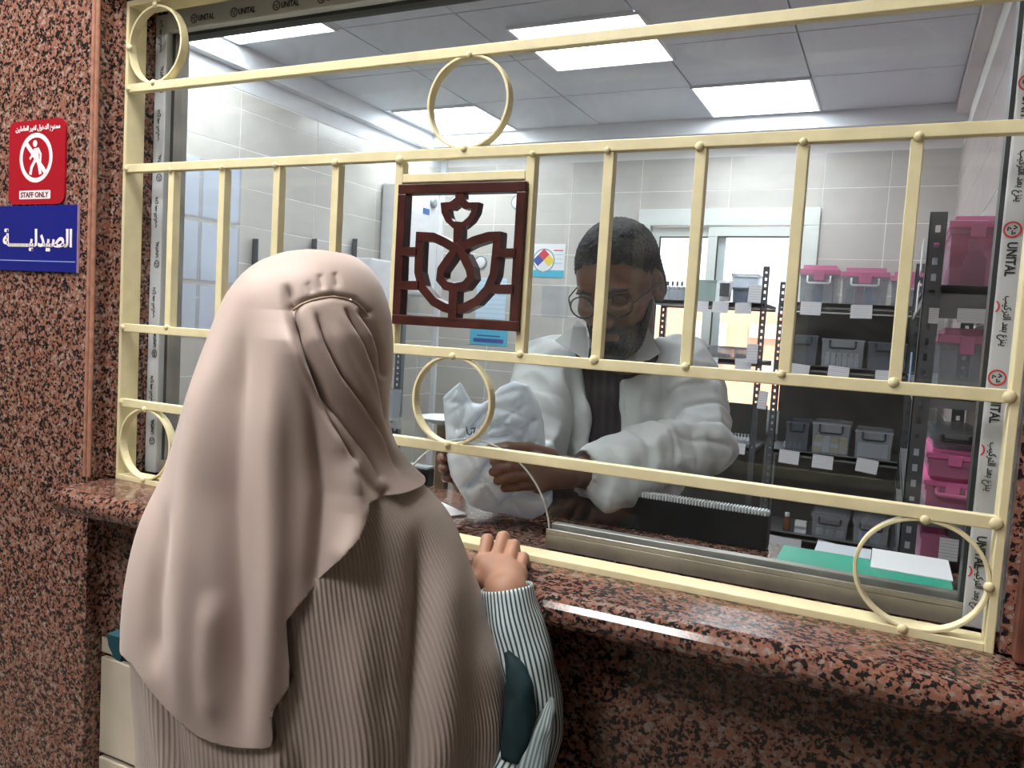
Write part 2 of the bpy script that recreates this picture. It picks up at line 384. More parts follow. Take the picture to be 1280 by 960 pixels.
# suspended ceiling: backing, tiles, dropped plaster border
ce = struct(box('ceiling', XL - .12, XR + .12, .14, YB + .1, ZC + .02, ZC + .08, mat('ceiling_grid', (.50, .53, .57), .7)), 'suspended ceiling of large white tiles')
cells = []
cx = [-1.82, -1.16, -.55, .2, .81, 1.50]; cy = [.14, .79, 1.42, 2.05, 2.68, 3.31, 3.95]
for i in range(len(cx) - 1):
    for j in range(len(cy) - 1):
        cells.append((((cx[i] + cx[i + 1]) / 2, (cy[j] + cy[j + 1]) / 2, ZC + .010), (cx[i + 1] - cx[i] - .008, cy[j + 1] - cy[j] - .008, .02)))
tiles(ce, 'ceiling_tile', None, cells, M_CEIL)
struct(box('trim_1', XL, -1.82, .14, YB, 1.57, ZC + .02, M_PLAST), 'dropped white plaster border along the left wall')
struct(box('trim_2', -1.82, XR, 3.95, YB, 1.587, ZC + .02, M_PLAST), 'dropped white plaster border along the back wall')
struct(box('trim_3', 1.50, XR, .14, 3.95, 1.62, ZC + .02, M_PINKW), 'dropped rosy plaster border along the right wall')
# serving wall: granite slabs around the opening
wf = struct(MB().box(-2.6, -.022, -.045, .13, 0, 1.9).box(1.462, 3.6, -.045, .13, 0, 1.9).box(-.022, 1.462, -.02, .13, .885, 1.9).box(-.022, 1.462, -.045, -.02, .905, 1.9)
            .box(-.022, .0, -.012, .13, 0, .885).box(1.436, 1.462, -.012, .13, 0, .885).box(-2.6, -.022, -.045, .13, FLOOR, 0).box(1.462, 3.6, -.045, .13, FLOOR, 0).box(-.022, 1.462, .0, .13, FLOOR, -.05)
            .build('wall_front', M_GRAN), 'speckled red granite wall around the serving window')
# the slab below the counter and the tiles under it
box('apron_slab', -.022, 1.462, -.015, .0, -.31, -.05, M_GRAN2, wf)
box('apron_slab', .30, 1.462, -.0155, .0, FLOOR, -.31, M_GRAN2, wf)
for j, (a, b) in enumerate([(-.345, -.31), (-.545, -.35), (-.80, -.55), (FLOOR, -.805)]):
    box('apron_tile', -.02, .298, -.0125, .0, a, b - .005, M_TILEH, wf, .002)
def bead(name, x, y, z0, z1, r, m):
    pts = []
    return MB().lathe((x, y, z0), [(r * .98, 0), (r, .002), (r, z1 - z0 - .002), (r * .98, z1 - z0)], 14).build(name, m, wf, smooth=False)
bead('edge_bead', -.0225, -.0445, 0, .905, .004, M_EDGE); bead('edge_bead', -.033, -.0445, 0, 1.9, .004, M_EDGE)
MB().box(1.446, 1.462, -.04, -.012, 0, .905).build('edge_bead', M_BROWN, wf, .004); bead('edge_bead', 1.466, -.046, 0, 1.6, .007, M_EDGE)
MB().box(-.022, 1.462, -.03, -.012, .888, .906).build('edge_bead', M_BROWN, wf, .003)
# granite sill with a rounded nose, running through under the glass
prof = [(.33, -.004), (-.105, -.006)] + [(-.105 - .022 * math.sin(t), -.028 + .022 * math.cos(t)) for t in [math.pi * k / 8 for k in range(1, 9)]] + [(.0, -.05), (.33, -.05)]
MBs = MB().prism(prof, -.012, 1.50, axis=0)
struct(MBs.build('window_sill', M_GRAN2), 'polished granite counter sill with rounded front edge')
bpy.data.objects['window_sill'].name = 'trim_4'
# hall shell (behind and around the camera)
struct(box('wall_hall_back', -3.2, 4.2, -4.2, -4.1, FLOOR, 1.95, M_HALL), 'plain painted wall across the waiting hall')
struct(box('wall_hall_left', -3.2, -3.1, -4.1, .13, FLOOR, 1.95, M_HALL), 'plain painted wall at the left end of the hall')
struct(box('wall_hall_right', 4.1, 4.2, -4.1, .13, FLOOR, 1.95, M_HALL), 'plain painted wall at the right end of the hall')
struct(box('ceiling_hall', -3.2, 4.2, -4.2, .13, 1.95, 2.05, mat('hall_ceiling_paint', (.68, .67, .64), .8)), 'plain white ceiling of the waiting hall')
for o in ('wall_hall_back', 'wall_hall_left', 'wall_hall_right', 'ceiling_hall'): pass
struct(MB().box(-3.2, -2.6, -.045, .13, FLOOR, 1.95).box(3.6, 4.2, -.045, .13, FLOOR, 1.95).box(-2.6, 3.6, -.045, .13, 1.9, 1.95).build('trim_5', M_HALL), 'painted wall strips beside and above the granite')

# ------------------------------------------------------------------ lamps
def lamp(x0, x1, y0, y1, z, m, label, group, name='ceiling_light'):
    t = empty(name, ((x0 + x1) / 2, (y0 + y1) / 2, z), label, 'ceiling light', group)
    MB().box(x0 - .012, x1 + .012, y0 - .012, y0, z - .012, z).box(x0 - .012, x1 + .012, y1, y1 + .012, z - .012, z).box(x0 - .012, x0, y0, y1, z - .012, z).box(x1, x1 + .012, y0, y1, z - .012, z).build('frame', M_WHITEPL, t)
    box('diffuser', x0, x1, y0, y1, z - .009, z - .001, m, t)
G = 'square light panels in the pharmacy ceiling'
lamp(-.39, .215, 2.27, 2.85, ZC, M_PANEL, 'square ceiling light panel crossed by the upper grille rail', G)
lamp(.205, .80, 3.32, 3.89, ZC, M_PANEL, 'square ceiling light panel at the back, right of the others', G)
lamp(-1.75, -1.15, 3.34, 3.92, ZC, M_PANEL, 'square ceiling light panel seen through the ring of the grille', G)
lamp(-1.80, -1.20, 1.43, 2.04, ZC, M_PANEL, 'square ceiling light panel at the top left corner of the window', G)
lamp(.1, .75, .55, 1.15, ZC, M_PANEL, 'added unseen square ceiling light panel above the serving counter', G)  # added out of view to brighten the man's coat
lamp(-1.3, -.7, -1.1, -.5, 1.95, M_HALLP, 'square ceiling light above the left of the waiting hall', 'square light panels in the hall ceiling')
lamp(.05, .65, -1.0, -.4, 1.95, M_HALLP, 'square ceiling light above the counter side of the hall', 'square light panels in the hall ceiling')
lamp(.0, .6, -2.4, -1.8, 1.95, M_HALLP, 'square ceiling light in the middle of the hall', 'square light panels in the hall ceiling')

# ------------------------------------------------------------------ back window and what lies outside
w1 = empty('window_1', ((WX0 + WX1) / 2, YB, WZ0), 'white framed two-pane window in the back wall', None, None, 'structure')
f = MB(); T = .085
f.box(WX0, WX1, YB - .02, YB + .07, WZ1 - T * 1.3, WZ1).box(WX0, WX0 + T, YB - .02, YB + .07, WZ0, WZ1 - T * 1.3).box(WX1 - T, WX1, YB - .02, YB + .07, WZ0, WZ1 - T * 1.3).box(WX0 + T, WX1 - T, YB - .02, YB + .07, WZ0, WZ0 + T)
f.build('frame', M_FRAMEW, w1, .004)
def sash(x0, x1, y, nm, shade):
    s = MB(); t = .065; z0, z1 = WZ0 + T, WZ1 - T * 1.3 - .004
    s.box(x0, x1, y, y + .03, z1 - t, z1).box(x0, x0 + t, y, y + .03, z0, z1 - t).box(x1 - t, x1, y, y + .03, z0, z1 - t).box(x0 + t, x1 - t, y, y + .03, z0, z0 + t)
    so = s.build('sash', M_FRAMEW, w1, .003)
    MB().box(x0 + t - .006, x1 - t + .006, y - .002, y + .002, z1 - t - .006, z1 - t + .004).box(x0 + t - .006, x0 + t + .004, y - .002, y + .002, z0 + t, z1 - t).box(x1 - t - .004, x1 - t + .006, y - .002, y + .002, z0 + t, z1 - t).build('gasket', M_GASK, so)
    box('pane', x0 + t, x1 - t, y + .012, y + .016, z0 + t, z1 - t, shade, so)
M_PANE = glassy('back_window_glass', (.93, .95, .97), .03, .02)
sash(WX0 + T, .27, YB + .022, 'left', M_PANE); sash(.16, WX1 - T, YB - .012, 'right', M_PANE)
M_FACADE = mat('terracotta_render', (.80, .40, .25), .9, var=.05)
M_FACADE2 = mat('pale_peach_render', (.86, .60, .45), .9)
bl = empty('building', (.3, 7.0, FLOOR), 'sunlit terracotta building outside the back window', 'building')
box('wall', -3.5, 3.5, 7.0, 7.3, FLOOR, .62, M_FACADE, bl)
for x0, x1, z0, z1 in [(.02, .42, .36, .5), (.1, .34, .02, .16), (.50, .82, -.1, .5), (-.6, -.2, .1, .5), (.36, .44, -.02, .2)]: box('panel', x0, x1, 6.95, 7.0, z0, z1, M_FACADE2, bl, .004)
sun_d = bpy.data.lights.new('sun', 'SUN'); sun_d.energy = 3.0; sun_d.angle = .01; sun_d.color = (1, .95, .88)
sun = bpy.data.objects.new('sun', sun_d); C.objects.link(sun); sun.location = (2, 5, 6); sun.rotation_euler = Vector((-.35, .8, -1.1)).to_track_quat('-Z', 'Y').to_euler()

# ------------------------------------------------------------------ serving window: film-covered frame, gaskets, glass with a hatch, bottom tracks
w2 = empty('window_2', (.72, .07, 0), 'serving window in a film-covered grey frame', None, None, 'structure')
M_FILMTX = mat('film_black_print', (.02, .025, .03), .5); M_FILMRED = mat('film_red_print', (.55, .03, .04), .5)
fl = box('frame_stile', .0, .030, .058, .105, 0, .87, M_UPVC, w2, .002); fr_ = box('frame_stile', 1.405, 1.436, .058, .105, 0, .87, M_UPVC, w2, .002)
ft = box('frame_head', .030, 1.405, .058, .105, .838, .885, M_UPVC, w2, .002)
box('gasket', .030, .040, .072, .1, 0.02, .838, M_GASK, w2); box('gasket', .0405, .0425, .07, .1, 0.02, .838, M_ALU, w2)
box('gasket', 1.4, 1.405, .068, .1, .02, .838, M_GASK, w2); box('gasket', .0425, 1.4, .075, .1, .832, .838, M_GASK, w2)
for x0, x1 in ((.03, .577), (.856, 1.405)):
    MB().box(x0, x1, .066, .104, -.004, .018).box(x0, x1, .066, .07, .018, .026).box(x0, x1, .074, .078, .018, .024).box(x0, x1, .088, .104, .018, .03).build('bottom_track', M_ALU, w2, .001)
HC, HR = (.717, .004), .139
arc = [(HC[0] + HR * math.cos(t), HC[1] + HR * math.sin(t)) for t in np.linspace(math.pi * .96, math.pi * .04, 41)]
# glass sheet with the arched hatch cut out: strips on both sides and above the arch
x0, x1, zt = .035, 1.403, .838; zb_ = .001
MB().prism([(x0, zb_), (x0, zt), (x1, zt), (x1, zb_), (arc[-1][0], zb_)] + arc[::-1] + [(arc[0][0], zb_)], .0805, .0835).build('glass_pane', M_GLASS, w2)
MB().tube([(a, .082, b) for a, b in [(arc[0][0], .0)] + arc + [(arc[-1][0], .0)]], .0016, 6).build('hatch_edge', mat('glass_cut_edge', (.62, .66, .64), .2), w2, smooth=True)
# film print
UN = text_mesh('UNITAL', w=.039, h=.0105, bold=.025); UNS = text_mesh('UNITAL', w=.030, h=.0075, bold=.02); AR = text_mesh(arabic('ينزع بعد التركيب'), w=.058, h=.0125, bold=.012)
def logo(c, m, parent, r, xmin=None):
    b = MB()
    if xmin is not None:
        tm = math.acos(max(-1, min(1, (xmin - c[0]) / r))); b.stroke([(c[0] + r * math.cos(t), c[2] + r * math.sin(t)) for t in np.linspace(-tm, tm, 16)], r * .22, c[1] - .0004, c[1]); b.build('film_logo', m, parent); return
    b.stroke([(c[0] + r * math.cos(t), c[2] + r * math.sin(t)) for t in np.linspace(0, 2 * math.pi, 24, endpoint=False)], r * .22, c[1] - .0004, c[1], closed=True)
    o = b.build('film_logo', m, parent)
    b = MB()
    for k in range(3):
        t = 2 * math.pi * k / 3 + .5
        b.stroke([(c[0] + .15 * r * math.cos(t), c[2] + .15 * r * math.sin(t)), (c[0] + .6 * r * math.cos(t), c[2] + .6 * r * math.sin(t)), (c[0] + .55 * r * math.cos(t + .8), c[2] + .55 * r * math.sin(t + .8))], r * .2, c[1] - .0004, c[1])
    b.build('logo_mark', M_FILMTX, o)
YF = .0576
def film_right(v, xo=.0):
    p_ = onp(1262 - (v - 287) * .1, v, 1, YF); z = p_[2]
    logo((1.4145, YF, z), M_FILMRED, fr_, .0085)
    place_text('film_text', '', (1.4160, YF, z - .034), M_FILMTX, fr_, rot=-math.pi / 2, me=UN)
    place_text('film_text', '', (1.4160, YF, z - .105), M_FILMTX, fr_, rot=-math.pi / 2, me=AR)
for v in (103, 287, 472): film_right(v)
place_text('film_text', '', (1.4160, YF, .092), M_FILMTX, fr_, rot=-math.pi / 2, me=UN)
place_text('film_text', '', (1.4160, YF, .047), M_FILMTX, fr_, rot=-math.pi / 2, me=AR)
for v in (383, 562, 713):
    p_ = onp(1243 - (v - 383) * .115, v, 1, YF); logo((1.4010, YF, p_[2]), M_FILMRED, fr_, .0080, 1.4062)
for v in (112, 222, 330, 442, 552):
    z = onp(196, v, 1, YF)[2]
    logo((.020, YF, z), M_FILMTX, fl, .0065); place_text('film_text', '', (.020, YF, z + .028), M_FILMTX, fl, rot=math.pi / 2, me=UNS)
    place_text('film_text', '', (.014, YF, z + .098), M_FILMTX, fl, rot=math.pi / 2, me=AR)
for k in range(13):
    x = .10 + k * .098; logo((x, YF, .853), M_FILMTX, ft, .0075); place_text('film_text', '', (x + .03, YF, .853), M_FILMTX, ft, me=UN)

# ------------------------------------------------------------------ steel grille
VX = [.0, .1236, .2455, .3671, .4877, .6079, .8267, .9411, 1.0634, 1.1853, 1.3077, 1.419]
ZL = [.8575, .7162, .5726, .2814, .1407, .0]
gr = empty('window_grille', (.72, 0, 0), 'cream painted steel grille with rings and bars over the serving window', 'grille')
def bar(nm, x0, x1, y0, y1, z0, z1): return box(nm, x0, x1, y0, y1, z0, z1, M_CREAM, gr, .0012)
bar('frame_bar', -.002, .0065, -.005, .034, -.006, .872); bar('frame_bar', 1.4225, 1.432, -.005, .032, -.006, .872)
bar('frame_bar', .0065, 1.4225, -.005, .034, -.006, .004); bar('frame_bar', .0065, 1.4225, -.005, .034, .862, .872)
for z in ZL[1:5]: bar('rail', .0065, 1.4225, -.006, .008, z - .0075, z + .0075)
for i in range(1, 11):
    bar('post', VX[i] - .007, VX[i] + .007, -.004, .012, ZL[3] + .0076, ZL[2] - .0076)
bar('rail', VX[5] + .0071, VX[6] - .0071, -.004, .010, .532, .545)
M_WELD = M_CREAM
wg = 0
def weld(x, z, s=.006):
    b = MB(); n = len(b.v)
    b.lathe((x, -.0055, z), [(s * .3, -.0035), (s * .8, -.0025), (s * 1.1, 0), (s * 1.0, .004)], 8, axis=1)
    o = b.build('weld', M_WELD, gr, smooth=True)
for i in range(1, 11):
    weld(VX[i] + random.uniform(-.003, .003), ZL[2] - .006, random.uniform(.0045, .007)); weld(VX[i] + random.uniform(-.003, .003), ZL[3] + .006, random.uniform(.0045, .007))
for z in ZL[1:5]: weld(.010, z, .006); weld(1.4215, z, .007)
def ring(cx_, cz_, rx=.0655, rz=.0655):
    b = MB(); b.stroke([(cx_ + rx * math.cos(t), cz_ + rz * math.sin(t)) for t in np.linspace(0, 2 * math.pi, 56, endpoint=False)], .0042, -.005, .011, closed=True)
    b.build('ring', M_CREAM, gr, .001)
ring(.7198, .6444); ring(.7193, .211)
ring(.0735, .789, rz=.0665); ring(.0735, .0685, rz=.0648); ring(1.3525, .0685, rx=.0690, rz=.0648); ring(1.3525, .789, rz=.0665)
for (x, z) in ((.7198, .7105), (.7198, .578), (.7193, .277), (.7193, .145), (.0085, .789), (.0735, .722), (.0735, .857), (.0735, .003), (.0735, .134), (1.3525, .134), (1.421, .0685), (1.34, .003)): weld(x, z, .0055)
# flower emblem
em = MB(); y0, y1 = -.011, .008; W_ = .0135
em.stroke([(.6195, .522), (.8185, .522), (.8185, .3275), (.6195, .3275)], .0145, y0, y1, closed=True)
em_o = None
eb = MB()
eb.box(.6125, .8255, y0, y1, .514, .5285).box(.6125, .8255, y0, y1, .319, .3335).box(.6125, .627, y0, y1, .3335, .514).box(.811, .8255, y0, y1, .3335, .514)
eb.build('emblem_frame', M_MAROON, gr, .0012).name = 'emblem_frame'
fl_ = MB(); yy0, yy1 = -.009, .006
st_n = [0]
def st(p, w=W_, c=False): st_n[0] += 1; fl_.stroke(p, w, yy0 - .00035 * st_n[0], yy1 + .00035 * st_n[0], c)
st([(.7185, .516), (.7185, .500)], .0135); st([(.719, .470), (.7195, .436)], .0140)
TO = [(.687, .5006), (.7031, .5016), (.7114, .5074), (.7246, .5072), (.7344, .5006), (.7511, .5003), (.749, .4859), (.741, .4731), (.7281, .4634), (.7104, .4634), (.6972, .4733), (.6894, .4864)]
TI = [(.7011, .4906), (.7106, .4915), (.7184, .4975), (.7265, .4913), (.7391, .4915), (.7388, .4868), (.7346, .4796), (.7255, .4725), (.7188, .4683), (.7110, .4735), (.7057, .4781), (.7025, .484)]
order_i = [TI[0], TI[1], (.7145, .4940), TI[2], TI[3], TI[4], TI[5], TI[6], TI[7], TI[8], TI[9], TI[10]]
n = len(fl_.v); k = 12
TIr = [order_i[0], (.7075, .4900), TI[2], (.7215, .4945), (.7275, .4905), TI[4], TI[5], TI[6], TI[7], TI[9], TI[10], TI[11]]
for a in (yy0, yy1): fl_.v += [(p[0], a, p[1]) for p in TO] + [(p[0], a, p[1]) for p in TIr]
for i in range(k):
    j = (i + 1) % k
    fl_.f += [(n + i, n + j, n + k + j, n + k + i), (n + 2 * k + i, n + 3 * k + i, n + 3 * k + j, n + 2 * k + j), (n + i, n + 2 * k + i, n + 2 * k + j, n + j), (n + k + i, n + k + j, n + 3 * k + j, n + 3 * k + i)]
st([(.6545, .4575), (.6544, .425), (.6549, .3982), (.6634, .3749), (.6843, .3556), (.7042, .3474), (.7180, .3450)])
st([(.7850, .4575), (.7842, .4268), (.7825, .398), (.7737, .3769), (.7565, .3585), (.7347, .3478), (.7178, .3450)])
st([(.6485, .4515), (.6785, .4502), (.6983, .4427), (.7170, .4335)]); st([(.7905, .4520), (.7706, .4515), (.7471, .4450), (.7220, .4335)])
st([(.7197, .4357), (.7074, .4192), (.695, .4025), (.6939, .3892), (.7041, .3796), (.7196, .3768), (.7364, .3806), (.7461, .3923), (.7431, .4052), (.7318, .4229)], c=True)
st([(.718, .378), (.7185, .330)], .0140)
for a, b in (((.62, .4286), (.6502, .429)), ((.62, .378), (.6572, .3788)), ((.786, .4285), (.815, .4288)), ((.781, .3772), (.815, .3781))): st([a, b], .0125)
fl_.build('emblem_flower', M_MAROON, gr, 0)

# ------------------------------------------------------------------ signs on the granite
M_SIGNR = mat('red_sign_plastic', (.36, .012, .022), .15); M_SIGNB = mat('blue_sign_plastic', (.013, .018, .19), .15); M_SIGNW = mat('white_sign_print', (.85, .78, .80), .4); M_SIGNT = mat('pale_blue_line', (.25, .33, .72), .4)
sg = empty('staff_only_sign', (-.182, -.045, .505), 'red staff only sign with a crossed-out walking figure on the granite', 'sign')
def rrect(x0, x1, z0, z1, r, n=6):
    out = []
    for cxx, czz, a0 in ((x1 - r, z1 - r, 0), (x0 + r, z1 - r, 90), (x0 + r, z0 + r, 180), (x1 - r, z0 + r, 270)):
        for i in range(n + 1):
            t = math.radians(a0 + 90 * i / n); out.append((cxx + r * math.cos(t), czz + r * math.sin(t)))
    return out
MB().prism(rrect(-.266, -.100, .503, .660, .018), -.049, -.0452).build('plate', M_SIGNR, sg)
ys = -.0494
cS = (-.184, .590); b = MB().stroke([(cS[0] + .044 * math.cos(t), cS[1] + .042 * math.sin(t)) for t in np.linspace(0, 2 * math.pi, 40, endpoint=False)], .0085, ys, ys + .0006, closed=True)
b.build('prohibition_ring', M_SIGNW, sg)
MB().stroke([(cS[0] - .031, cS[1] + .030), (cS[0] + .031, cS[1] - .030)], .0085, ys - .0008, ys).build('prohibition_bar', M_SIGNW, sg)
b = MB().lathe((cS[0] - .003, ys, cS[1] + .0265), [(.0062, 0), (.0062, .0006)], 16, axis=1)
b.stroke([(cS[0] + .0, cS[1] + .018), (cS[0] + .002, cS[1] - .002)], .013, ys, ys + .0006).stroke([(cS[0] - .001, cS[1] - .003), (cS[0] - .012, cS[1] - .017), (cS[0] - .016, cS[1] - .031)], .007, ys, ys + .0006)
b.stroke([(cS[0] + .005, cS[1] - .003), (cS[0] + .010, cS[1] - .016), (cS[0] + .014, cS[1] - .031)], .007, ys, ys + .0006).stroke([(cS[0] - .004, cS[1] + .016), (cS[0] - .012, cS[1] + .004), (cS[0] - .018, cS[1] - .002)], .005, ys, ys + .0006).stroke([(cS[0] + .006, cS[1] + .017), (cS[0] + .014, cS[1] + .006), (cS[0] + .013, cS[1] - .008)], .005, ys, ys + .0006)
b.build('walking_figure', M_SIGNW, sg)
MB().prism(rrect(-.232, -.140, .513, .529, .002), ys, ys + .0006).build('word_plate', M_SIGNW, sg)
place_text('lettering', 'STAFF ONLY', (-.186, ys - .0003, .521), mat('dark_red_print', (.12, .01, .02), .5), sg, w=.082, h=.0105, bold=.02)
place_text('lettering', arabic('ممنوع الدخول لغير العاملين'), (-.180, ys, .6435), M_SIGNW, sg, w=.130, h=.0145, bold=.02)
sb_ = empty('pharmacy_sign', (-.19, -.045, .376), 'blue sign with white Arabic lettering below the red sign', 'sign')
box('plate', -.345, -.061, -.049, -.0452, .3765, .501, M_SIGNB, sb_, .0008)
MB().box(-.0612, -.060, -.0495, -.0452, .3765, .501).build('plate_edge', mat('worn_sign_edge', (.45, .30, .38), .5), sb_)
box('stripe', -.345, -.066, -.0494, -.0488, .3955, .3972, M_SIGNT, sb_)
place_text('lettering', arabic('الصيدليـــــة'), (-.178, -.0494, .436), M_SIGNW, sb_, w=.205, h=.043, bold=.03)
#SPLIT_OBJECTS
# ================================================================== FURNISHINGS OF THE PHARMACY
YS = 3.55                                   # front plane of the back shelves
def px(u, v, y=YS): return onp(u, v, 1, y)
def upright(parent, x, y, z0, z1, w=.035, d=.035, m=M_DARKST, slots=True, face=-1):
    """slotted angle post: front flange with a row of punched holes shown as pale inset slots, side flange"""
    b = MB(); t = .003
    zs = np.arange(z0 + .03, z1 - .02, .036); sw = w * .16
    xs0, xs1 = x + w * .36, x + w * .66
    # front flange built around its slots
    b.box(x, xs0, y, y + t, z0, z1); b.box(xs1, x + w, y, y + t, z0, z1)
    prev = z0
    for k, z in enumerate(zs):
        h = .016 if k % 4 else .010
        b.box(xs0, xs1, y, y + t, prev, z - h / 2); prev = z + h / 2
    b.box(xs0, xs1, y, y + t, prev, z1)
    b.box(x + (w - t if face > 0 else 0), x + (w if face > 0 else t), y, y + d, z0, z1)
    return b.build('upright', m, parent)
def card(parent, x, y, z, w=.095, h=.06, tilt=.25, rz=0.0):
    """small printed shelf card hanging from a board edge, tipped a little"""
    b = MB().box(-w / 2, w / 2, -.0006, .0006, -h, 0); o = b.build('label_card', M_CARD, None)
    o.parent = parent; o.matrix_parent_inverse = Matrix.Translation(-Vector(parent.location))
    o.location = (x, y, z); o.rotation_euler = (-tilt * .4, rz, 0)
    return o
def tub(name, x0, x1, y0, y1, z0, z1, label, group, m_tub=None, lid=None, lid_h=.02, handle=None, taper=.06, hz=None, cat='storage box'):
    m_tub = m_tub or M_CLEAR
    t = empty(name, ((x0 + x1) / 2, (y0 + y1) / 2, z0), label, cat, group)
    w = x1 - x0; d = y1 - y0; cx_, cy_ = (x0 + x1) / 2, (y0 + y1) / 2; zt = z1 - (lid_h if lid else 0)
    def ring4(k, off, z): return [(cx_ - (w / 2 - off) * k, cy_ - (d / 2 - off) * k, z), (cx_ + (w / 2 - off) * k, cy_ - (d / 2 - off) * k, z), (cx_ + (w / 2 - off) * k, cy_ + (d / 2 - off) * k, z), (cx_ - (w / 2 - off) * k, cy_ + (d / 2 - off) * k, z)]
    V = ring4(1 - taper, 0, z0) + ring4(1 - .012, 0, zt) + ring4(1 - taper, .003, z0 + .003) + ring4(1 - .012, .003, zt)
    F = [(0, 3, 2, 1), (8, 9, 10, 11)]
    for i in range(4):
        j = (i + 1) % 4; F += [(i, j, 4 + j, 4 + i), (4 + i, 4 + j, 12 + j, 12 + i), (8 + i, 12 + i, 12 + j, 8 + j)]
    mesh_from('tub', V, F, m_tub, t)
    MB().box(x0, x1, y0 - .003, y0 + .004, zt - .012, zt - .002).box(x0, x1, y1 - .004, y1 + .003, zt - .012, zt - .002).box(x0 - .003, x0 + .004, y0, y1, zt - .012, zt - .002).box(x1 - .004, x1 + .003, y0, y1, zt - .012, zt - .002).build('rim', m_tub if lid is None else m_tub, t)
    if lid:
        MB().box(x0 - .006, x1 + .006, y0 - .006, y1 + .006, zt, zt + lid_h * .55).box(x0 + w * .06, x1 - w * .06, y0 + d * .06, y1 - d * .06, zt + lid_h * .55, z1).box(cx_ - w * .14, cx_ + w * .14, y0 - .010, y0 - .006, zt - lid_h * .7, zt + lid_h * .5).build('lid', lid, t, .003)
    if handle:
        hz = hz if hz is not None else z0 + (zt - z0) * .72; hw = w * .3; hh = (zt - z0) * .22
        MB().tube([(cx_ - hw, y0 - .004, hz + hh), (cx_ - hw, y0 - .014, hz), (cx_ - hw * .9, y0 - .018, hz - hh * .2), (cx_ + hw * .9, y0 - .018, hz - hh * .2), (cx_ + hw, y0 - .014, hz), (cx_ + hw, y0 - .004, hz + hh)], .0055, 6).build('handle', handle, t, smooth=True)
    return t
def carton(x, y, z, w, d, h, m, label, group, band=None):
    t = empty('medicine_carton', (x, y, z), label, 'carton', group)
    box('box', x - w / 2, x + w / 2, y - d / 2, y + d / 2, z, z + h, m, t, .0015)
    if band: box('band', x - w / 2 - .0006, x + w / 2 + .0006, y - d / 2 - .0006, y + d / 2 + .0006, z + h * .35, z + h * .6, band, t)
    return t
ORD = ['first', 'second', 'third', 'fourth', 'fifth', 'sixth', 'seventh']
def vial(x, y, z, r, h, m, mc, label, group, name='vial', cat='vial'):
    t = empty(name, (x, y, z), label, cat, group)
    MB().lathe((x, y, z), [(r * .9, 0), (r, h * .04), (r, h * .62), (r * .55, h * .74), (r * .5, h * .8)], 12).build('bottle', m, t, smooth=True)
    MB().lathe((x, y, z), [(r * .62, h * .78), (r * .68, h * .8), (r * .68, h), (r * .6, h * 1.01)], 12).build('cap', mc, t, smooth=True)
    return t
M_WCART = mat('white_carton', (.80, .81, .82), .5); M_YCART = mat('yellow_carton', (.75, .58, .14), .5); M_BCART = mat('blue_carton', (.06, .16, .42), .45); M_LBLUE = mat('light_blue_pack', (.25, .52, .80), .4)
M_VIAL = mat('pale_vial_glass', (.72, .74, .78), .15); M_BROWNB = mat('amber_bottle', (.17, .06, .03), .2); M_DKCAP = mat('dark_vial_cap', (.05, .07, .06), .4); M_GREYPL = mat('grey_plastic', (.32, .36, .37), .45)
M_GREENT = glassy('greenish_tub_plastic', (.85, .92, .90), .65, .2, body=(.50, .60, .57))

# --- back shelf, right bay
def shelf_unit(name, x0, x1, y0, y1, boards, posts, label, z0=FLOOR, mb=M_GREYST, back=True):
    t = empty(name, ((x0 + x1) / 2, (y0 + y1) / 2, z0), label, 'shelf unit')
    for (x, z1, face) in posts:
        upright(t, x, y0 - .004, z0, z1, face=face)
        if abs(x - .7) > .35: upright(t, x, y1 - .004, z0, z1, face=face)
    for z in boards:
        MB().box(x0, x1, y0, y1, z - .022, z - .002).box(x0, x1, y0, y0 + .004, z - .032, z).box(x0, x1, y1 - .004, y1, z - .032, z).build('shelf_board', mb, t)
    return t
zR = [px(1040, 379)[2], px(1040, 459)[2], px(1040, 569)[2], px(1040, 675)[2], -.95]
xa = px(968, 450)[0]; xb = 1.49
sr = shelf_unit('shelf_unit', xa, xb, YS, YS + .42, zR, [(xa - .002, px(968, 352)[2], 1), (xb - .03, px(968, 352)[2], -1)], 'dark slotted-steel shelf unit by the back wall, right of the window')
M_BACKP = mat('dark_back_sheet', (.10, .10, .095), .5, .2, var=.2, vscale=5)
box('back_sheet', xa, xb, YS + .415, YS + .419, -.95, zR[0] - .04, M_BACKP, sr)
# --- back shelf, left bay (in front of the window)
zLs = [px(900, 377)[2], px(900, 448)[2], px(900, 555)[2], px(900, 660)[2], -.95]
xl0 = px(800, 450)[0]; xl1 = px(953, 450)[0]
slf = shelf_unit('shelf_unit', xl0, xl1, YS, YS + .38, zLs, [(xl1 - .034, px(953, 333)[2], -1), (xl0, px(800, 345)[2], 1)], 'dark slotted-steel shelf unit standing in front of the back window')
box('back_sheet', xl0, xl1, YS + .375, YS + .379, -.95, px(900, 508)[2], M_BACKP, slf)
GB = 'pink-lidded storage boxes on the back shelf'
def ubox(u0, u1, v0, vb, zfloor, name, label, group, d=.28, **k):
    a = px(u0, vb); b = px(u1, vb); h = px((u0 + u1) / 2, v0)[2] - px((u0 + u1) / 2, vb)[2]
    return tub(name, a[0], b[0], YS + .03, YS + .03 + d, zfloor, zfloor + h, label, group, **k)
ubox(997, 1045, 329, 377, zR[0], 'storage_box', 'pink-lidded clear box with white handle, left one on the top back shelf', GB, lid=M_PINKT, lid_h=.05, handle=M_WHITEPL)
ubox(1050, 1108, 332, 379, zR[0], 'storage_box', 'pink-lidded clear box with white handle, middle one on the top back shelf', GB, lid=M_PINKT, lid_h=.05, handle=M_WHITEPL)
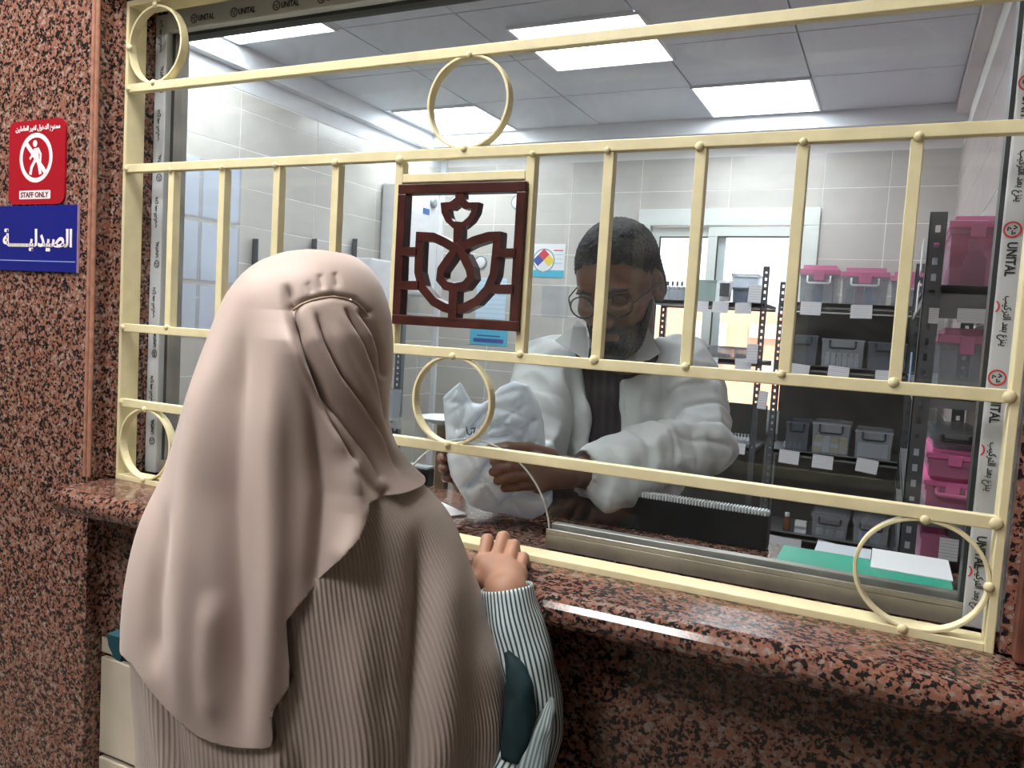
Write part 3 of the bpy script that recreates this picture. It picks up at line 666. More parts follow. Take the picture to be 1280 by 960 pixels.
ubox(1112, 1158, 336, 380, zR[0], 'storage_box', 'pink-lidded clear box partly behind the tall dark shelf post', GB, lid=M_PINKT, lid_h=.05, handle=M_WHITEPL)
GS = 'smoky handled bins on the back shelf'
M_HBLK = M_BLACK
ubox(979, 1019, 420, 458, zR[1], 'storage_bin', 'smoky bin with dark handle beside the shelf post, second shelf', GS, m_tub=M_SMOKE, handle=M_HBLK)
ubox(1024, 1078, 424, 460, zR[1], 'storage_bin', 'clear bin holding a row of pale vials on the second shelf', GS, m_tub=M_CLEAR, handle=M_HBLK)
ubox(1082, 1132, 427, 463, zR[1], 'storage_bin', 'smoky bin holding blue cartons on the second shelf', GS, m_tub=M_SMOKE, handle=M_HBLK)
GC = 'clear handled bins on the third shelf'
ubox(979, 1008, 528, 564, zR[2], 'storage_bin', 'clear bin of loose packs at the post end of the third shelf', GC, m_tub=M_SMOKE, handle=M_HBLK)
ubox(1012, 1060, 530, 569, zR[2], 'storage_bin', 'clear bin of yellow cartons on the third shelf', GC, m_tub=M_CLEAR, handle=M_HBLK)
ubox(1066, 1114, 540, 575, zR[2], 'storage_bin', 'clear bin of white cartons on the third shelf', GC, m_tub=M_CLEAR, handle=M_HBLK)
GD = 'clear lidded boxes on the low back shelf'
ubox(1012, 1058, 645, 676, zR[3], 'storage_box', 'clear lidded box with black handle on the low back shelf', GD, lid=M_CLEAR, handle=M_HBLK)
ubox(1064, 1110, 650, 682, zR[3], 'storage_box', 'clear lidded box with blue packs on the low back shelf', GD, lid=M_CLEAR, handle=M_HBLK)
# contents
for k in range(6):
    x = px(1032 + k * 7.5, 455)[0]; vial(x, YS + .075, zR[1] + .004, .012, .075, M_VIAL, M_WHITEPL, ORD[k] + ' from the left of the small pale vials in the clear bin', 'pale vials in a bin')
for k in range(3):
    x = px(1092 + k * 10, 458)[0]; carton(x, YS + .09, zR[1] + .004, .036, .05, .06 + .01 * (k % 2), M_BCART, ORD[k] + ' from the left of the small blue cartons in the smoky bin', 'blue cartons in a bin')
for k in range(4):
    x = px(1020 + k * 10.6, 565)[0]; carton(x, YS + .085, zR[2] + .004, .038, .05, .085, M_YCART if k != 1 else M_WCART, ORD[k] + ' from the left of the cartons standing in the yellow bin', 'cartons standing in the yellow bin', band=M_WCART if k % 2 == 0 else None)
for k in range(5):
    x = px(1074 + k * 7.8, 571)[0]; carton(x, YS + .085, zR[2] + .004, .030, .05, .07, M_WCART, ORD[k] + ' from the left of the small white cartons in the clear bin', 'white cartons in a bin')
for k in range(4):
    x = px(979 + k * 6, 561)[0]; vial(x, YS + .08, zR[2] + .004, .010, .035, M_VIAL, M_WHITEPL, ORD[k] + ' from the left of the short vials by the shelf post', 'short vials in a bin')
for k in range(3):
    x = px(1022 + k * 13, 672)[0]; vial(x, YS + .085, zR[3] + .004, .018, .05, M_VIAL, M_GREYPL, ORD[k] + ' from the left of the squat vials in the low lidded box', 'squat vials in a box')
for k in range(2):
    x = px(1078 + k * 15, 678)[0]; carton(x, YS + .085, zR[3] + .004, .05, .05, .07, M_LBLUE, ['left', 'right'][k] + ' one of two light blue packs in the low lidded box', 'blue packs in a box')
x = px(981, 664)[0]; vial(x, YS + .06, zR[3] + .001, .019, .10, M_BROWNB, M_WHITEPL, 'small amber bottle with white pump on the low back shelf', None, 'medicine_bottle', 'bottle')
x = px(999, 665)[0]; carton(x, YS + .06, zR[3] + .001, .06, .05, .065, M_WCART, 'small white carton beside the amber bottle', None, band=M_GREYPL)
# things inside the pink-lidded boxes
for j, (u, m) in enumerate([(1008, M_WCART), (1020, M_BCART), (1033, M_WCART), (1060, M_WCART), (1072, M_PINK), (1084, M_LBLUE), (1095, M_WCART)]):
    x = px(u, 376)[0]; carton(x, YS + .16, zR[0] + .005, .036, .09, 0.08 + .025 * (j % 3), m, ORD[j] + ' from the left of the cartons packed in the pink-lidded boxes', 'cartons inside pink-lidded boxes')
# left bay goods
t = ubox(858, 893, 352, 379, zLs[0], 'storage_tub', 'low greenish tub on the top shelf before the window', None, m_tub=M_GREENT)
ubox(912, 946, 343, 361, zLs[0] + .083, 'storage_tub', 'upper clear tub of strips stacked before the window', 'two stacked clear tubs', d=.2, m_tub=M_CLEAR)
ubox(913, 945, 360, 379, zLs[0], 'storage_tub', 'lower clear tub of strips stacked before the window', 'two stacked clear tubs', d=.2, m_tub=M_SMOKE)
cu = empty('measuring_cup', px(903, 378) + np.array([0, .05, 0]), 'white cup with a dark square label before the window', 'cup')
pc = px(904, 378); MB().lathe((pc[0], YS - .0 + .035, zLs[0]), [(.03, 0), (.032, .01), (.040, .115), (.037, .115), (.03, .012)], 16).build('cup', M_WHITEPL, cu, smooth=True)
box('label', pc[0] - .025, pc[0] + .028, YS - .0062, YS - .005, zLs[0] + .025, zLs[0] + .10, M_DARKST, cu)
cu.location = (pc[0], YS + .035, zLs[0])
rk = ubox(816, 856, 362, 378, zLs[0], 'vial_rack', 'clear rack of dark-capped vials beside the man\'s head', None, d=.14, cat='vial rack')
for r in range(2):
    for k in range(6):
        x = px(821 + k * 6, 372)[0]; vial(x, YS + .06 + r * .06, zLs[0] + .004, .010, .075 + r * .035, M_VIAL, M_DKCAP, ORD[k] + ' from the left of the dark-capped vials, %s row of the rack' % ['front', 'back'][r], 'dark-capped vials in the rack')
tub('storage_tray', px(872, 447)[0], px(912, 447)[0], YS + .03, YS + .25, zLs[1], zLs[1] + .07, 'clear tray of dark packs, left of two on the shelf below the tubs', 'clear trays of dark packs', m_tub=M_CLEAR)
tub('storage_tray', px(915, 447)[0], px(944, 447)[0], YS + .03, YS + .25, zLs[1], zLs[1] + .07, 'clear tray of dark packs, right of two on the shelf below the tubs', 'clear trays of dark packs', m_tub=M_CLEAR)
for k, u in enumerate((881, 892, 903, 922, 930, 938)):
    carton(px(u, 446)[0], YS + .09, zLs[1] + .004, 0.034, .10, .022 + .006 * (k % 2), M_BLACK, ORD[k] + ' from the left of the flat black packs in the clear trays', 'flat black packs in trays')
carton(px(891, 549)[0], YS + .07, zLs[2] + .001, .115, .07, .055, M_WCART, 'white carton lying on the shelf beside the man\'s sleeve', None, band=M_GREYPL)
tr_ = tub('vial_tray', px(912, 552)[0], px(936, 552)[0], YS + .04, YS + .12, zLs[2], zLs[2] + .03, 'low clear tray with a row of vials on the third shelf', None, m_tub=M_CLEAR, cat='vial tray')
for k in range(5):
    vial(px(916 + k * 4.2, 552)[0], YS + .07, zLs[2] + .004, .010, .06, M_VIAL, M_GREYPL, ORD[k] + ' from the left of the slim vials in the low clear tray', 'vials in the low tray')
# cards
for (u, v) in ((1014, 380), (1077, 384), (1000, 458), (1049, 461), (1108, 466), (987, 566), (1029, 572), (1085, 577), (968, 672), (989, 676), (1035, 680), (1062, 694)): 
    q = px(u, v, YS - .008); card(sr, q[0], YS - .008, q[2] + .012, .105, .072, rz=random.uniform(-.08, .12))
for (u, v) in ((876, 379), (901, 380), (929, 381), (888, 449), (929, 451), (878, 553), (922, 556)):
    q = px(u, v, YS - .008); card(slf, q[0], YS - .008, q[2] + .012, .09, .062, rz=random.uniform(-.06, .06))
q = px(955, 489, YS - .01); card(slf, q[0], YS - .012, q[2], .05, .10, rz=.05); q = px(941, 430, YS - .01); card(slf, q[0], YS - .012, q[2], .06, .11, rz=-.03); q = px(945, 356, YS - .01); card(slf, q[0], YS - .012, q[2], .07, .10, rz=.02)

# --- right shelf along the right wall, its end towards the window
YR = 1.0
zRR = [onp(1190, 356, 1, YR)[2], onp(1190, 489, 1, YR)[2], onp(1190, 640, 1, YR)[2], onp(1180, 706, 1, YR)[2] - .03, -.95]
rs = empty('shelf_unit', (1.45, 1.5, FLOOR), 'dark slotted-steel shelf unit of pink boxes by the right wall', 'shelf unit')
xr0 = 1.352
upright(rs, xr0, YR - .004, FLOOR, onp(1165, 265, 1, YR)[2], .035, .04, face=-1); upright(rs, XR - .05, YR - .004, FLOOR, .62, .040, .04, face=1)
upright(rs, xr0, 2.2, FLOOR, .64, .040, .04, face=-1); upright(rs, XR - .05, 2.2, FLOOR, .62, .040, .04, face=1)
for k, z in enumerate(zRR):
    MB().box(xr0 + .004, XR - .006, YR, 2.24, z - .02, z - .002).box(xr0 + .004, XR - .006, YR, YR + .004, z - (.075 if k == 0 else .04), z).box(xr0 + .004, xr0 + .008, YR, 2.24, z - .04, z).build('shelf_board', M_GREYST, rs)
q = onp(1168, 385, 1, YR - .006); card(rs, q[0], YR - .008, q[2], .02, .035, .1); q = onp(1216, 386, 1, YR - .006); card(rs, q[0], YR - .008, q[2], .058, .032, .1); q = onp(1187, 673, 1, YR - .006); card(rs, q[0], YR - .008, q[2], .038, .05, .1)
GP = 'pink boxes on the right shelf'
xb0, xb1 = xr0 + .046, XR - .058
hh = lambda v0, v1: onp(1195, v0, 1, YR)[2] - onp(1195, v1, 1, YR)[2]
tub('storage_box', xb0, xb1, YR + .02, YR + .36, zRR[0], zRR[0] + hh(262, 352), 'large pink-lidded box holding a grey bottle, top of the right shelf', GP, m_tub=M_PINKC, lid=M_PINKT, lid_h=.03, taper=.03)
tub('storage_box', xb0 - .02, xb1, YR + .45, YR + .78, zRR[0], zRR[0] + .17, 'pink-lidded box behind the tall slotted post', GP, m_tub=M_CLEAR, lid=M_PINK, lid_h=.03)
vb_ = vial(1.455, YR + .10, zRR[0] + .004, .024, .105, M_GREYPL, M_PINKW, 'grey capped bottle inside the large pink box', None, 'medicine_bottle', 'bottle')
carton(1.415, YR + .09, zRR[0] + .004, .03, .05, .04, M_WCART, 'small white carton inside the large pink box', None)
tub('storage_box', xb0, xb1, YR + .02, YR + .36, zRR[1], zRR[1] + hh(408, 488), 'pink-lidded clear box on the second level of the right shelf', GP, m_tub=M_CLEAR, lid=M_PINKT, lid_h=.035, taper=.03)
tub('storage_box', xb0, xb1, YR + .02, YR + .36, zRR[2], zRR[2] + hh(600, 640), 'lowest pink lidded tray of the stack on the right shelf', GP, m_tub=M_PINKT, lid=M_PINK, lid_h=.02, taper=.02, handle=M_PINK)
tub('storage_box', xb0, xb1, YR + .02, YR + .36, zRR[2] + hh(600, 640) + .001, zRR[2] + hh(565, 640), 'upper pink lidded tray of the stack on the right shelf', GP, m_tub=M_PINKT, lid=M_PINK, lid_h=.02, taper=.02)
tub('storage_box', xb0 + .004, xb1 - .004, YR + .04, YR + .34, zRR[2] + hh(565, 640) + .001, zRR[2] + hh(540, 640), 'shallow clear box with black handle on top of the pink trays', None, m_tub=M_CLEAR, lid=M_CLEAR, lid_h=.012, handle=M_BLACK)
tub('storage_box', xb0, xb1 - .05, YR + .02, YR + .3, zRR[3], zRR[3] + hh(655, 706), 'grey-pink box on the lowest visible level of the right shelf', GP, m_tub=M_PINKT, taper=.03)
for k, (u, v0, v1) in enumerate([(1141, 300, 340), (1138, 350, 388), (1131, 440, 488)]):
    a = onp(u, v0, 1, YR + .1); b_ = onp(u - 3, v1, 1, YR + .1)
    tag(MB().box(1.345, 1.347, YR + .06 + .05 * k, YR + .2 + .05 * k, b_[2], a[2]).build('hanging_paper', M_PAPER if k < 2 else M_LBLUE), ['white paper hanging beside the slotted post, upper', 'white paper hanging beside the slotted post, lower', 'pale blue paper hanging beside the slotted post'][k], 'paper')

# --- left wall: sleeved sheets, shelf with white organiser, heater
def wallpx(u, v, x=XL + .003): return onp(u, v, 0, x)
shy = [1.60, 1.615 + .2, 1.83 + .2, 2.145]; 
ycol = [wallpx(226, 300)[1], wallpx(247, 300)[1], wallpx(252, 300)[1], wallpx(283, 300)[1], wallpx(286, 300)[1], wallpx(297, 300)[1]]
zrow = [(wallpx(250, 272)[2], wallpx(250, 196)[2]), (wallpx(250, 351)[2], wallpx(250, 276)[2]), (wallpx(250, 422)[2], wallpx(250, 355)[2])]
names = [['top', 'far left'], ['middle', 'second'], ['bottom', 'right']]
M_SLEEVE = glassy('sleeve_plastic', (.95, .97, 1), .12, .08)
for j, (z0, z1) in enumerate(zrow):
    for i in range(3):
        if i == 2 and j == 2: continue
        y0, y1 = ycol[2 * i], ycol[2 * i + 1]
        t = empty('sleeved_sheet', (XL, (y0 + y1) / 2, z0), 'printed sheet in a clear sleeve on the left wall, %s row, %s column' % (['top', 'middle', 'bottom'][j], ['first', 'second', 'third'][i]), 'sheet', 'sleeved sheets on the left wall')
        box('sheet', XL + .001, XL + .003, y0, y1, z0 + .006, z1 - .006, M_SHEET, t); box('sleeve', XL + .0032, XL + .0045, y0 - .012, y1 + .012, z0, z1, M_SLEEVE, t)
        b = MB()
        for k in range(9): zz_ = z0 + (z1 - z0) * (k + .5) / 9; b.box(XL + .0046, XL + .0052, y1 + .003, y1 + .009, zz_ - .005, zz_ + .005)
        b.build('punch_strip', M_GREYPL, t)
# slotted shelf against the left wall
ws = empty('shelf_unit', (-1.65, 2.8, FLOOR), 'slotted-steel shelf unit against the left wall', 'shelf unit')
for u in (326, 399, 449):
    a = onp(u, 299, 0, XL + .05); 
    b = MB(); y = a[1]
    b.box(XL + .012, XL + .016, y - .02, y + .02, FLOOR, a[2]); b.box(XL + .012, XL + .05, y - .02, y - .017, FLOOR, a[2]); o = b.build('upright', M_DARKST, ws)
    b = MB()
    for k in range(12): z = a[2] - .035 - k * .055; b.box(XL + .0161, XL + .0166, y - .004, y + .006, z - .009, z + .009)
    b.build('slot', M_TILE, o)
PX5 = onp(505, 335, 1, 3.2)
upright(ws, PX5[0] - .02, 3.18, FLOOR, PX5[2], .045, .04, m=mat('grey_slotted_steel', (.17, .20, .23), .4, .4), face=1)
for v in (382, 520, 600):
    z = onp(485, v, 1, 3.2)[2]; MB().box(XL + .06, PX5[0], 2.30, 3.2, z - .02, z - .002).box(PX5[0] - .004, PX5[0], 2.3, 3.2, z - .035, z).build('shelf_board', M_GREYST, ws)
z = onp(485, 520, 1, 3.2)[2]
for u in (473, 497): q = onp(u, 521, 1, 3.17); card(ws, q[0], 3.165, q[2], .07, .075)
a, b_ = onp(466, 518, 1, 3.1), onp(503, 518, 1, 3.1)
tub('storage_bin', a[0], b_[0] - .01, 2.85, 3.1, z, z + .19, 'clear bin with black handle on the left shelf beside the veil', None, m_tub=M_CLEAR, handle=M_BLACK)
z = onp(485, 382, 1, 3.2)[2]; a, b_ = onp(446, 380, 1, 3.1), onp(492, 380, 1, 3.1)
og = empty('drawer_organiser', ((a[0] + b_[0]) / 2, 3.0, z), 'white plastic drawer organiser with black clips on the left shelf', 'organiser')
h_ = onp(470, 326, 1, 3.1)[2] - onp(470, 380, 1, 3.1)[2]
box('body', a[0], b_[0], 2.85, 3.12, z, z + h_, M_WHITEPL, og, .01)
for k in range(2):
    for xx in (a[0] + .06, a[0] + .17):
        zz_ = z + h_ * (.8 - .45 * k); MB().tube([(xx - .025, 2.846, zz_ + .02), (xx - .025, 2.838, zz_ - .01), (xx + .025, 2.838, zz_ - .01), (xx + .025, 2.846, zz_ + .02)], .006, 6).build('clip', M_BLACK, og)
# wall heater
ht = empty('wall_heater', (XL, 3.5, .7), 'white wall-mounted heater with round dial and small display', 'heater')
y0, y1 = wallpx(487, 300)[1] - .12, wallpx(545, 300)[1] - .32
hz0, hz1 = onp(515, 370, 0, XL + .12)[2], onp(515, 232, 0, XL + .12)[2]
box('body', XL + .001, XL + .22, y0, y1, hz0, hz1, M_WHITEPL, ht, .025)
MB().lathe((XL + .22, y1 - .10, hz1 - .10), [(.035, 0), (.038, .006), (.03, .02), (.02, .022)], 20, axis=0).build('dial', M_GREYPL, ht, smooth=True)
box('display', XL + .22, XL + .2225, y1 - .22, y1 - .14, hz1 - .19, hz1 - .15, M_BCART, ht)
# back wall papers and rings
def poster(u0, u1, v0, v1, m, label, cat='poster', extra=None, name='poster'):
    a, b = px(u0, v1, YB - .002), px(u1, v0, YB - .002)
    t = empty(name, ((a[0] + b[0]) / 2, YB, a[2]), label, cat)
    box('sheet', a[0], b[0], YB - .003, YB - .001, a[2], b[2], m, t)
    if extra: extra(t, a, b)
    return t
M_PBLUE = mat('pale_blue_paper', (.55, .72, .84), .5); M_CYAN = mat('cyan_card', (.10, .50, .70), .5); M_RED = mat('print_red', (.65, .06, .08), .5); M_YEL = mat('print_yellow', (.80, .65, .10), .5); M_NAVY = mat('print_navy', (.06, .10, .35), .5)
def hazard(t, a, b):
    cx_, cz_ = a[0] + (b[0] - a[0]) * .33, (a[2] + b[2]) / 2; r = .042
    box('band', a[0], b[0], YB - .004, YB - .003, a[2], a[2] + .05, M_CYAN, t)
    MB().lathe((cx_, YB - .0045, cz_), [(.085, 0), (.085, .001)], 28, axis=1).build('disc', M_GREYPL, t); MB().lathe((cx_, YB - .0055, cz_), [(.076, 0), (.076, .001)], 28, axis=1).build('disc', M_PAPER, t)
    for dx, dz, m in ((0, r, M_RED), (-r, 0, M_NAVY), (r, 0, M_YEL), (0, -r, M_WHITEPL)):
        MB().prism([(cx_ + dx, cz_ + dz - r), (cx_ + dx + r, cz_ + dz), (cx_ + dx, cz_ + dz + r), (cx_ + dx - r, cz_ + dz)], YB - .0066, YB - .0056).build('diamond', m, t)
    for k in range(4): box('text_line', a[0] + (b[0] - a[0]) * .64, a[0] + (b[0] - a[0]) * .95, YB - .004, YB - .003, b[2] - .05 - .03 * k, b[2] - .042 - .03 * k, M_RED if k == 0 else M_PBLUE, t)
poster(666, 707, 305, 346, M_PAPER, 'white and blue hazard-diamond poster on the back wall beside the man', extra=hazard)
poster(594, 634, 348, 398, print_mat('blue_leaflet_print', (.60, .76, .88), (.35, .58, .76), 9, 2, .5), 'pale blue printed leaflet on the back wall behind the emblem')
def pill(t, a, b):
    MB().prism(rrect(a[0] + .03, b[0] - .03, a[2] + .02, a[2] + .05, .012), YB - .0042, YB - .0032).build('text_line', M_NAVY, t); box('text_line', a[0] + .06, b[0] - .06, YB - .0042, YB - .0032, a[2] + .065, a[2] + .075, M_NAVY, t)
poster(587, 635, 411, 430, M_CYAN, 'small cyan card on the back wall under the leaflet', 'card', pill, 'wall_card')
box_pl = poster(676, 712, 358, 396, glassy('taped_plastic', (.95, .95, .95), .2, .08), 'clear plastic sheet taped to the back wall beside the coat', 'plastic sheet', None, 'plastic_sheet')
for (u, v, lab) in ((601, 328, 'white round vent cover on the tiles under the emblem bud'), (647, 253, 'white round vent cover on the tiles at the upper right of the emblem'), (570, 253, 'white round vent cover on the tiles behind the emblem stem')):
    q = px(u, v, YB)
    t = empty('vent_cover', q, lab, 'vent cover', 'round vent covers on the back wall')
    MB().lathe((q[0], YB, q[2]), [(.052, 0), (.052, -.006), (.045, -.012), (.043, -.006)], 28, axis=1).build('rim', M_GREYPL, t, smooth=True)
    MB().lathe((q[0], YB - .001, q[2]), [(.043, 0), (.043, -.006), (.03, -.009)], 28, axis=1).build('disc', M_WHITEPL, t, smooth=True)
# white corner conduit in the back left corner
tag(box('cable_duct', XL + .001, XL + .04, YB - .03, YB, FLOOR, 1.57, M_WHITEPL), 'white plastic cable duct in the back left corner', 'cable duct')

# --- counter inside the window
dk = empty('counter_desk', (.72, .5, FLOOR), 'dark counter desk inside the serving window', 'desk')
box('top', -.2, 1.53, .335, .41, -.16, -.13, mat('desk_laminate', (.12, .10, .09), .4), dk, .004)
box('panel', -.2, 1.53, .34, .36, FLOOR, -.16, M_GREYST, dk)
for x in (-.18, 1.49): box('leg', x, x + .03, 0.37, .40, FLOOR, -.16, M_GREYST, dk)
# black screen case lying at the glass, ridged strip along its back
YC = .272; ZT = onp(830, 624, 1, YC)[2]; xc0, xc1 = onp(668, 622, 1, YC)[0], onp(961, 642, 1, YC)[0]
bx = empty('black_case', ((xc0 + xc1) / 2, YC + .02, -.004), 'long black case standing just inside the glass', 'case')
MB().prism([(YC - .006, -.0035), (YC + .036, -.0035), (YC + .036, ZT - .003), (YC, ZT - .003)], xc0, xc1, axis=0).build('body', mat('black_case_gloss', (.006, .007, .009), .45, spec=.2, var=.5, vscale=30), bx, .001)
rb = MB().box(xc0, xc1, YC + .002, YC + .02, ZT - .003, ZT + .004).build('ridged_strip', M_CLEAR, bx)
b = MB(); n_ = 80
for k in range(n_): x = xc0 + .002 + (xc1 - xc0 - .004) * k / n_; b.box(x, x + .0022, YC + .001, YC + .021, ZT - .003, ZT + .0052)
b.build('ridges', M_WHITEPL, rb)
# green folder and papers
gfm = mat('green_folder', (.02, .40, .27), .4, var=.08, vscale=20)
gz = .004
def quad_slab(name, pts, z, th, m, parent=None, bev=0):
    return MB().prism([(p[0], p[1]) for p in pts], z, z + th, axis=2).build(name, m, parent, bev)
fo = empty('green_folder', (1.29, .16, -.004), 'green folder lying on the sill inside the window', 'folder')
slope = [onp(957, 693, 1, .24), onp(1205, 736, 1, .24)]
MB().prism([(.106, -.0035), (.106, .016), (.235, .019), (.235, -.0035)], 1.178, 1.40, axis=0).build('cover', gfm, fo)
tag(MB().prism([(.190, .0182), (.235, .0195), (.30, .0195), (.30, .0210), (.235, .0210), (.190, .0197)], 1.30, 1.402, axis=0).build('paper_sheet', M_PAPER), 'white paper sheet lying on the green folder', 'paper')
tag(MB().prism([(.238, -.0035), (.30, -.0035), (.30, .0185), (.238, .0185)], 1.222, 1.299, axis=0).build('paper_sheet', mat('grey_paper', (.60, .64, .70), .5), None), 'grey paper sheet behind the green folder', 'paper')
# left of the hatch: paper, small screen, post, dish, bottle
tag(quad_slab('paper_sheet', [(.50, .17), (.64, .125), (.665, .17), (.53, .25)], -.0035, .002, M_PAPER), 'white paper sheet on the sill beside the bag', 'paper')
a = onp(505, 578, 1, .39); b_ = onp(541, 583, 1, .39)
mo = empty('small_screen', (a[0], .42, -.13), 'small black screen with a pale top edge left of the bag', 'screen')
box('case', a[0] - .12, b_[0], .37, .40, -.02, a[2] - .004, M_BLACK, mo, .004); box('top_edge', a[0] - .12, b_[0], .37, .40, a[2] - .004, a[2], M_GREYPL, mo); box('foot', a[0] - .06, a[0] + .01, .36, .408, -.13, -.02, M_BLACK, mo, .004)
a = onp(545, 560, 1, .55); b_ = onp(557, 560, 1, .55)
wp = empty('wooden_stand', (a[0], .55, FLOOR), 'wooden stand with a white dish behind the bag', 'stand')
box('post', a[0], b_[0], .55, .57, FLOOR, onp(550, 530, 1, .55)[2], mat('brown_wood', (.24, .16, .09), .5, var=.2, vscale=30), wp); box('post', a[0] + .05, b_[0] + .05, .55, .57, FLOOR, onp(550, 530, 1, .55)[2], mat('brown_wood', (.24, .16, .09)), wp)
q = onp(547, 526, 1, .57); MB().lathe((q[0] + .02, .57, q[2] - .004), [(.03, 0), (.065, .012), (.066, .015), (.03, .006)], 24).build('dish', M_WHITEPL, wp, smooth=True)
bo = empty('clear_bottle', (.06, .2, -.004), 'clear bottle with a white label inside the window, lower left', 'bottle')
q = onp(226, 585, 1, .19); zt_ = onp(224, 518, 1, .19)[2]; h = zt_ + .004
MB().lathe((q[0], .19, -.004), [(.030, 0), (.032, .006), (.032, h * .62), (.014, h * .8), (.013, h * .86)], 20).build('bottle', M_CLEAR, bo, smooth=True); MB().lathe((q[0], .19, -.004), [(.0325, h * .12), (.0325, h * .52)], 20).build('label', M_PAPER, bo, smooth=True); MB().lathe((q[0], .19, -.004), [(.017, h * .84), (.017, h)], 16).build('cap', M_WHITEPL, bo, smooth=True)
bo.location = (q[0], .19, -.004)
#SPLIT_PEOPLE
# ================================================================== PEOPLE
class Vol:
    """distance field on a grid, smooth unions, meshed with surface nets"""
    def __init__(s, lo, hi, h):
        s.lo = np.array(lo, float); s.h = h; s.n = np.ceil((np.array(hi) - s.lo) / h).astype(int) + 1
        s.D = np.full(s.n, .08, dtype=np.float32)
    def _sl(s, lo, hi):
        a = np.clip(np.floor((np.array(lo) - s.lo) / s.h).astype(int), 0, s.n); b = np.clip(np.ceil((np.array(hi) - s.lo) / s.h).astype(int) + 1, 0, s.n)
        return a, b
    def apply(s, fn, lo, hi, k=.01, op='add'):
        a, b = s._sl(np.array(lo) - .05, np.array(hi) + .05)
        if np.any(b <= a): return s
        g = np.meshgrid(*[s.lo[i] + s.h * np.arange(a[i], b[i]) for i in range(3)], indexing='ij')
        d = fn(np.stack(g, -1)).astype(np.float32); v = s.D[a[0]:b[0], a[1]:b[1], a[2]:b[2]]
        if op == 'add':
            hh_ = np.clip(.5 + .5 * (v - d) / k, 0, 1); r = v * (1 - hh_) + d * hh_ - k * hh_ * (1 - hh_)
        elif op == 'sub':
            hh_ = np.clip(.5 - .5 * (v + d) / k, 0, 1); r = v * (1 - hh_) - d * hh_ + k * hh_ * (1 - hh_)
        else:
            r = np.maximum(v, d)
        s.D[a[0]:b[0], a[1]:b[1], a[2]:b[2]] = r
        return s
    def cap(s, p, q, r1, r2=None, k=.012, op='add'):
        p = np.array(p, float); q = np.array(q, float); r2 = r1 if r2 is None else r2; pq = q - p; L = (pq @ pq) + 1e-12
        def fn(X):
            t = np.clip(((X - p) @ pq) / L, 0, 1); return np.linalg.norm(X - p - t[..., None] * pq, axis=-1) - (r1 + (r2 - r1) * t)
        rm = max(r1, r2); return s.apply(fn, np.minimum(p, q) - rm, np.maximum(p, q) + rm, k, op)
    def chain(s, pts, rs, k=.01):
        for i in range(len(pts) - 1): s.cap(pts[i], pts[i + 1], rs[i], rs[i + 1], k)
        return s
    def ell(s, c, r, R=None, k=.012, op='add'):
        c = np.array(c, float); r = np.array(r, float); R = np.eye(3) if R is None else np.array(R)
        def fn(X):
            q = (X - c) @ R.T; a = np.linalg.norm(q / r, axis=-1); b = np.linalg.norm(q / (r * r), axis=-1) + 1e-9; return a * (a - 1) / b
        m = r.max(); return s.apply(fn, c - m, c + m, k, op)
    def mesh(s):
        D = s.D; ins = D < 0; nx, ny, nz = D.shape
        c = [ins[i:nx - 1 + i, j:ny - 1 + j, k:nz - 1 + k] for i in (0, 1) for j in (0, 1) for k in (0, 1)]
        cnt = sum(x.astype(np.int8) for x in c); act = (cnt > 0) & (cnt < 8)
        idx = np.full(act.shape, -1, dtype=np.int64); I = np.argwhere(act); idx[act] = np.arange(len(I))
        acc = np.zeros((len(I), 3)); num = np.zeros(len(I))
        offs = [(i, j, k) for i in (0, 1) for j in (0, 1) for k in (0, 1)]
        for a in range(8):
            for b in range(a + 1, 8):
                oa, ob = np.array(offs[a]), np.array(offs[b])
                if np.abs(oa - ob).sum() != 1: continue
                da = D[tuple((I + oa).T)]; db = D[tuple((I + ob).T)]; m = (da < 0) != (db < 0)
                t = np.where(m, da / (da - db + 1e-12), 0)
                acc += np.where(m[:, None], oa + t[:, None] * (ob - oa), 0); num += m
        V = s.lo + s.h * (I + acc / np.maximum(num, 1)[:, None])
        F = []
        for ax in range(3):
            b1, b2 = (ax + 1) % 3, (ax + 2) % 3
            sl0 = [slice(1, -1)] * 3; sl0[ax] = slice(0, -1); sl1 = [slice(1, -1)] * 3; sl1[ax] = slice(1, None)
            A = ins[tuple(sl0)]; B = ins[tuple(sl1)]; E = np.argwhere(A != B)
            if not len(E): continue
            flip = A[tuple(E.T)]
            base = E.copy(); base[:, b1] += 1; base[:, b2] += 1
            def cell(d1, d2):
                q = base.copy(); q[:, b1] += d1 - 0; q[:, b2] += d2 - 0
                return idx[tuple(q.T)]
            q0, q1, q2, q3 = cell(-1, -1), cell(0, -1), cell(0, 0), cell(-1, 0)
            Q = np.stack([q0, q1, q2, q3], 1); Q[~flip] = Q[~flip][:, ::-1]; F.append(Q)
        F = np.concatenate(F); F = F[(F >= 0).all(1)]
        return V, F
def net_obj(name, parts, m, parent, relax=2):
    """parts: list of (V,F) joined into one mesh"""
    vs, fs, n = [], [], 0
    for V, F in parts: vs.append(V); fs.append(F + n); n += len(V)
    V = np.concatenate(vs); F = np.concatenate(fs)
    for _ in range(relax):
        acc = np.zeros_like(V); num = np.zeros(len(V))
        for i in range(4):
            a, b = F[:, i], F[:, (i + 1) % 4]
            np.add.at(acc, a, V[b]); np.add.at(acc, b, V[a]); np.add.at(num, a, 1); np.add.at(num, b, 1)
        V = V * .5 + .5 * acc / np.maximum(num, 1)[:, None]
    me = bpy.data.meshes.new(name); me.from_pydata(V.tolist(), [], F.tolist()); me.update()
    me.polygons.foreach_set('use_smooth', [True] * len(me.polygons))
    return link(name, me, m, parent)
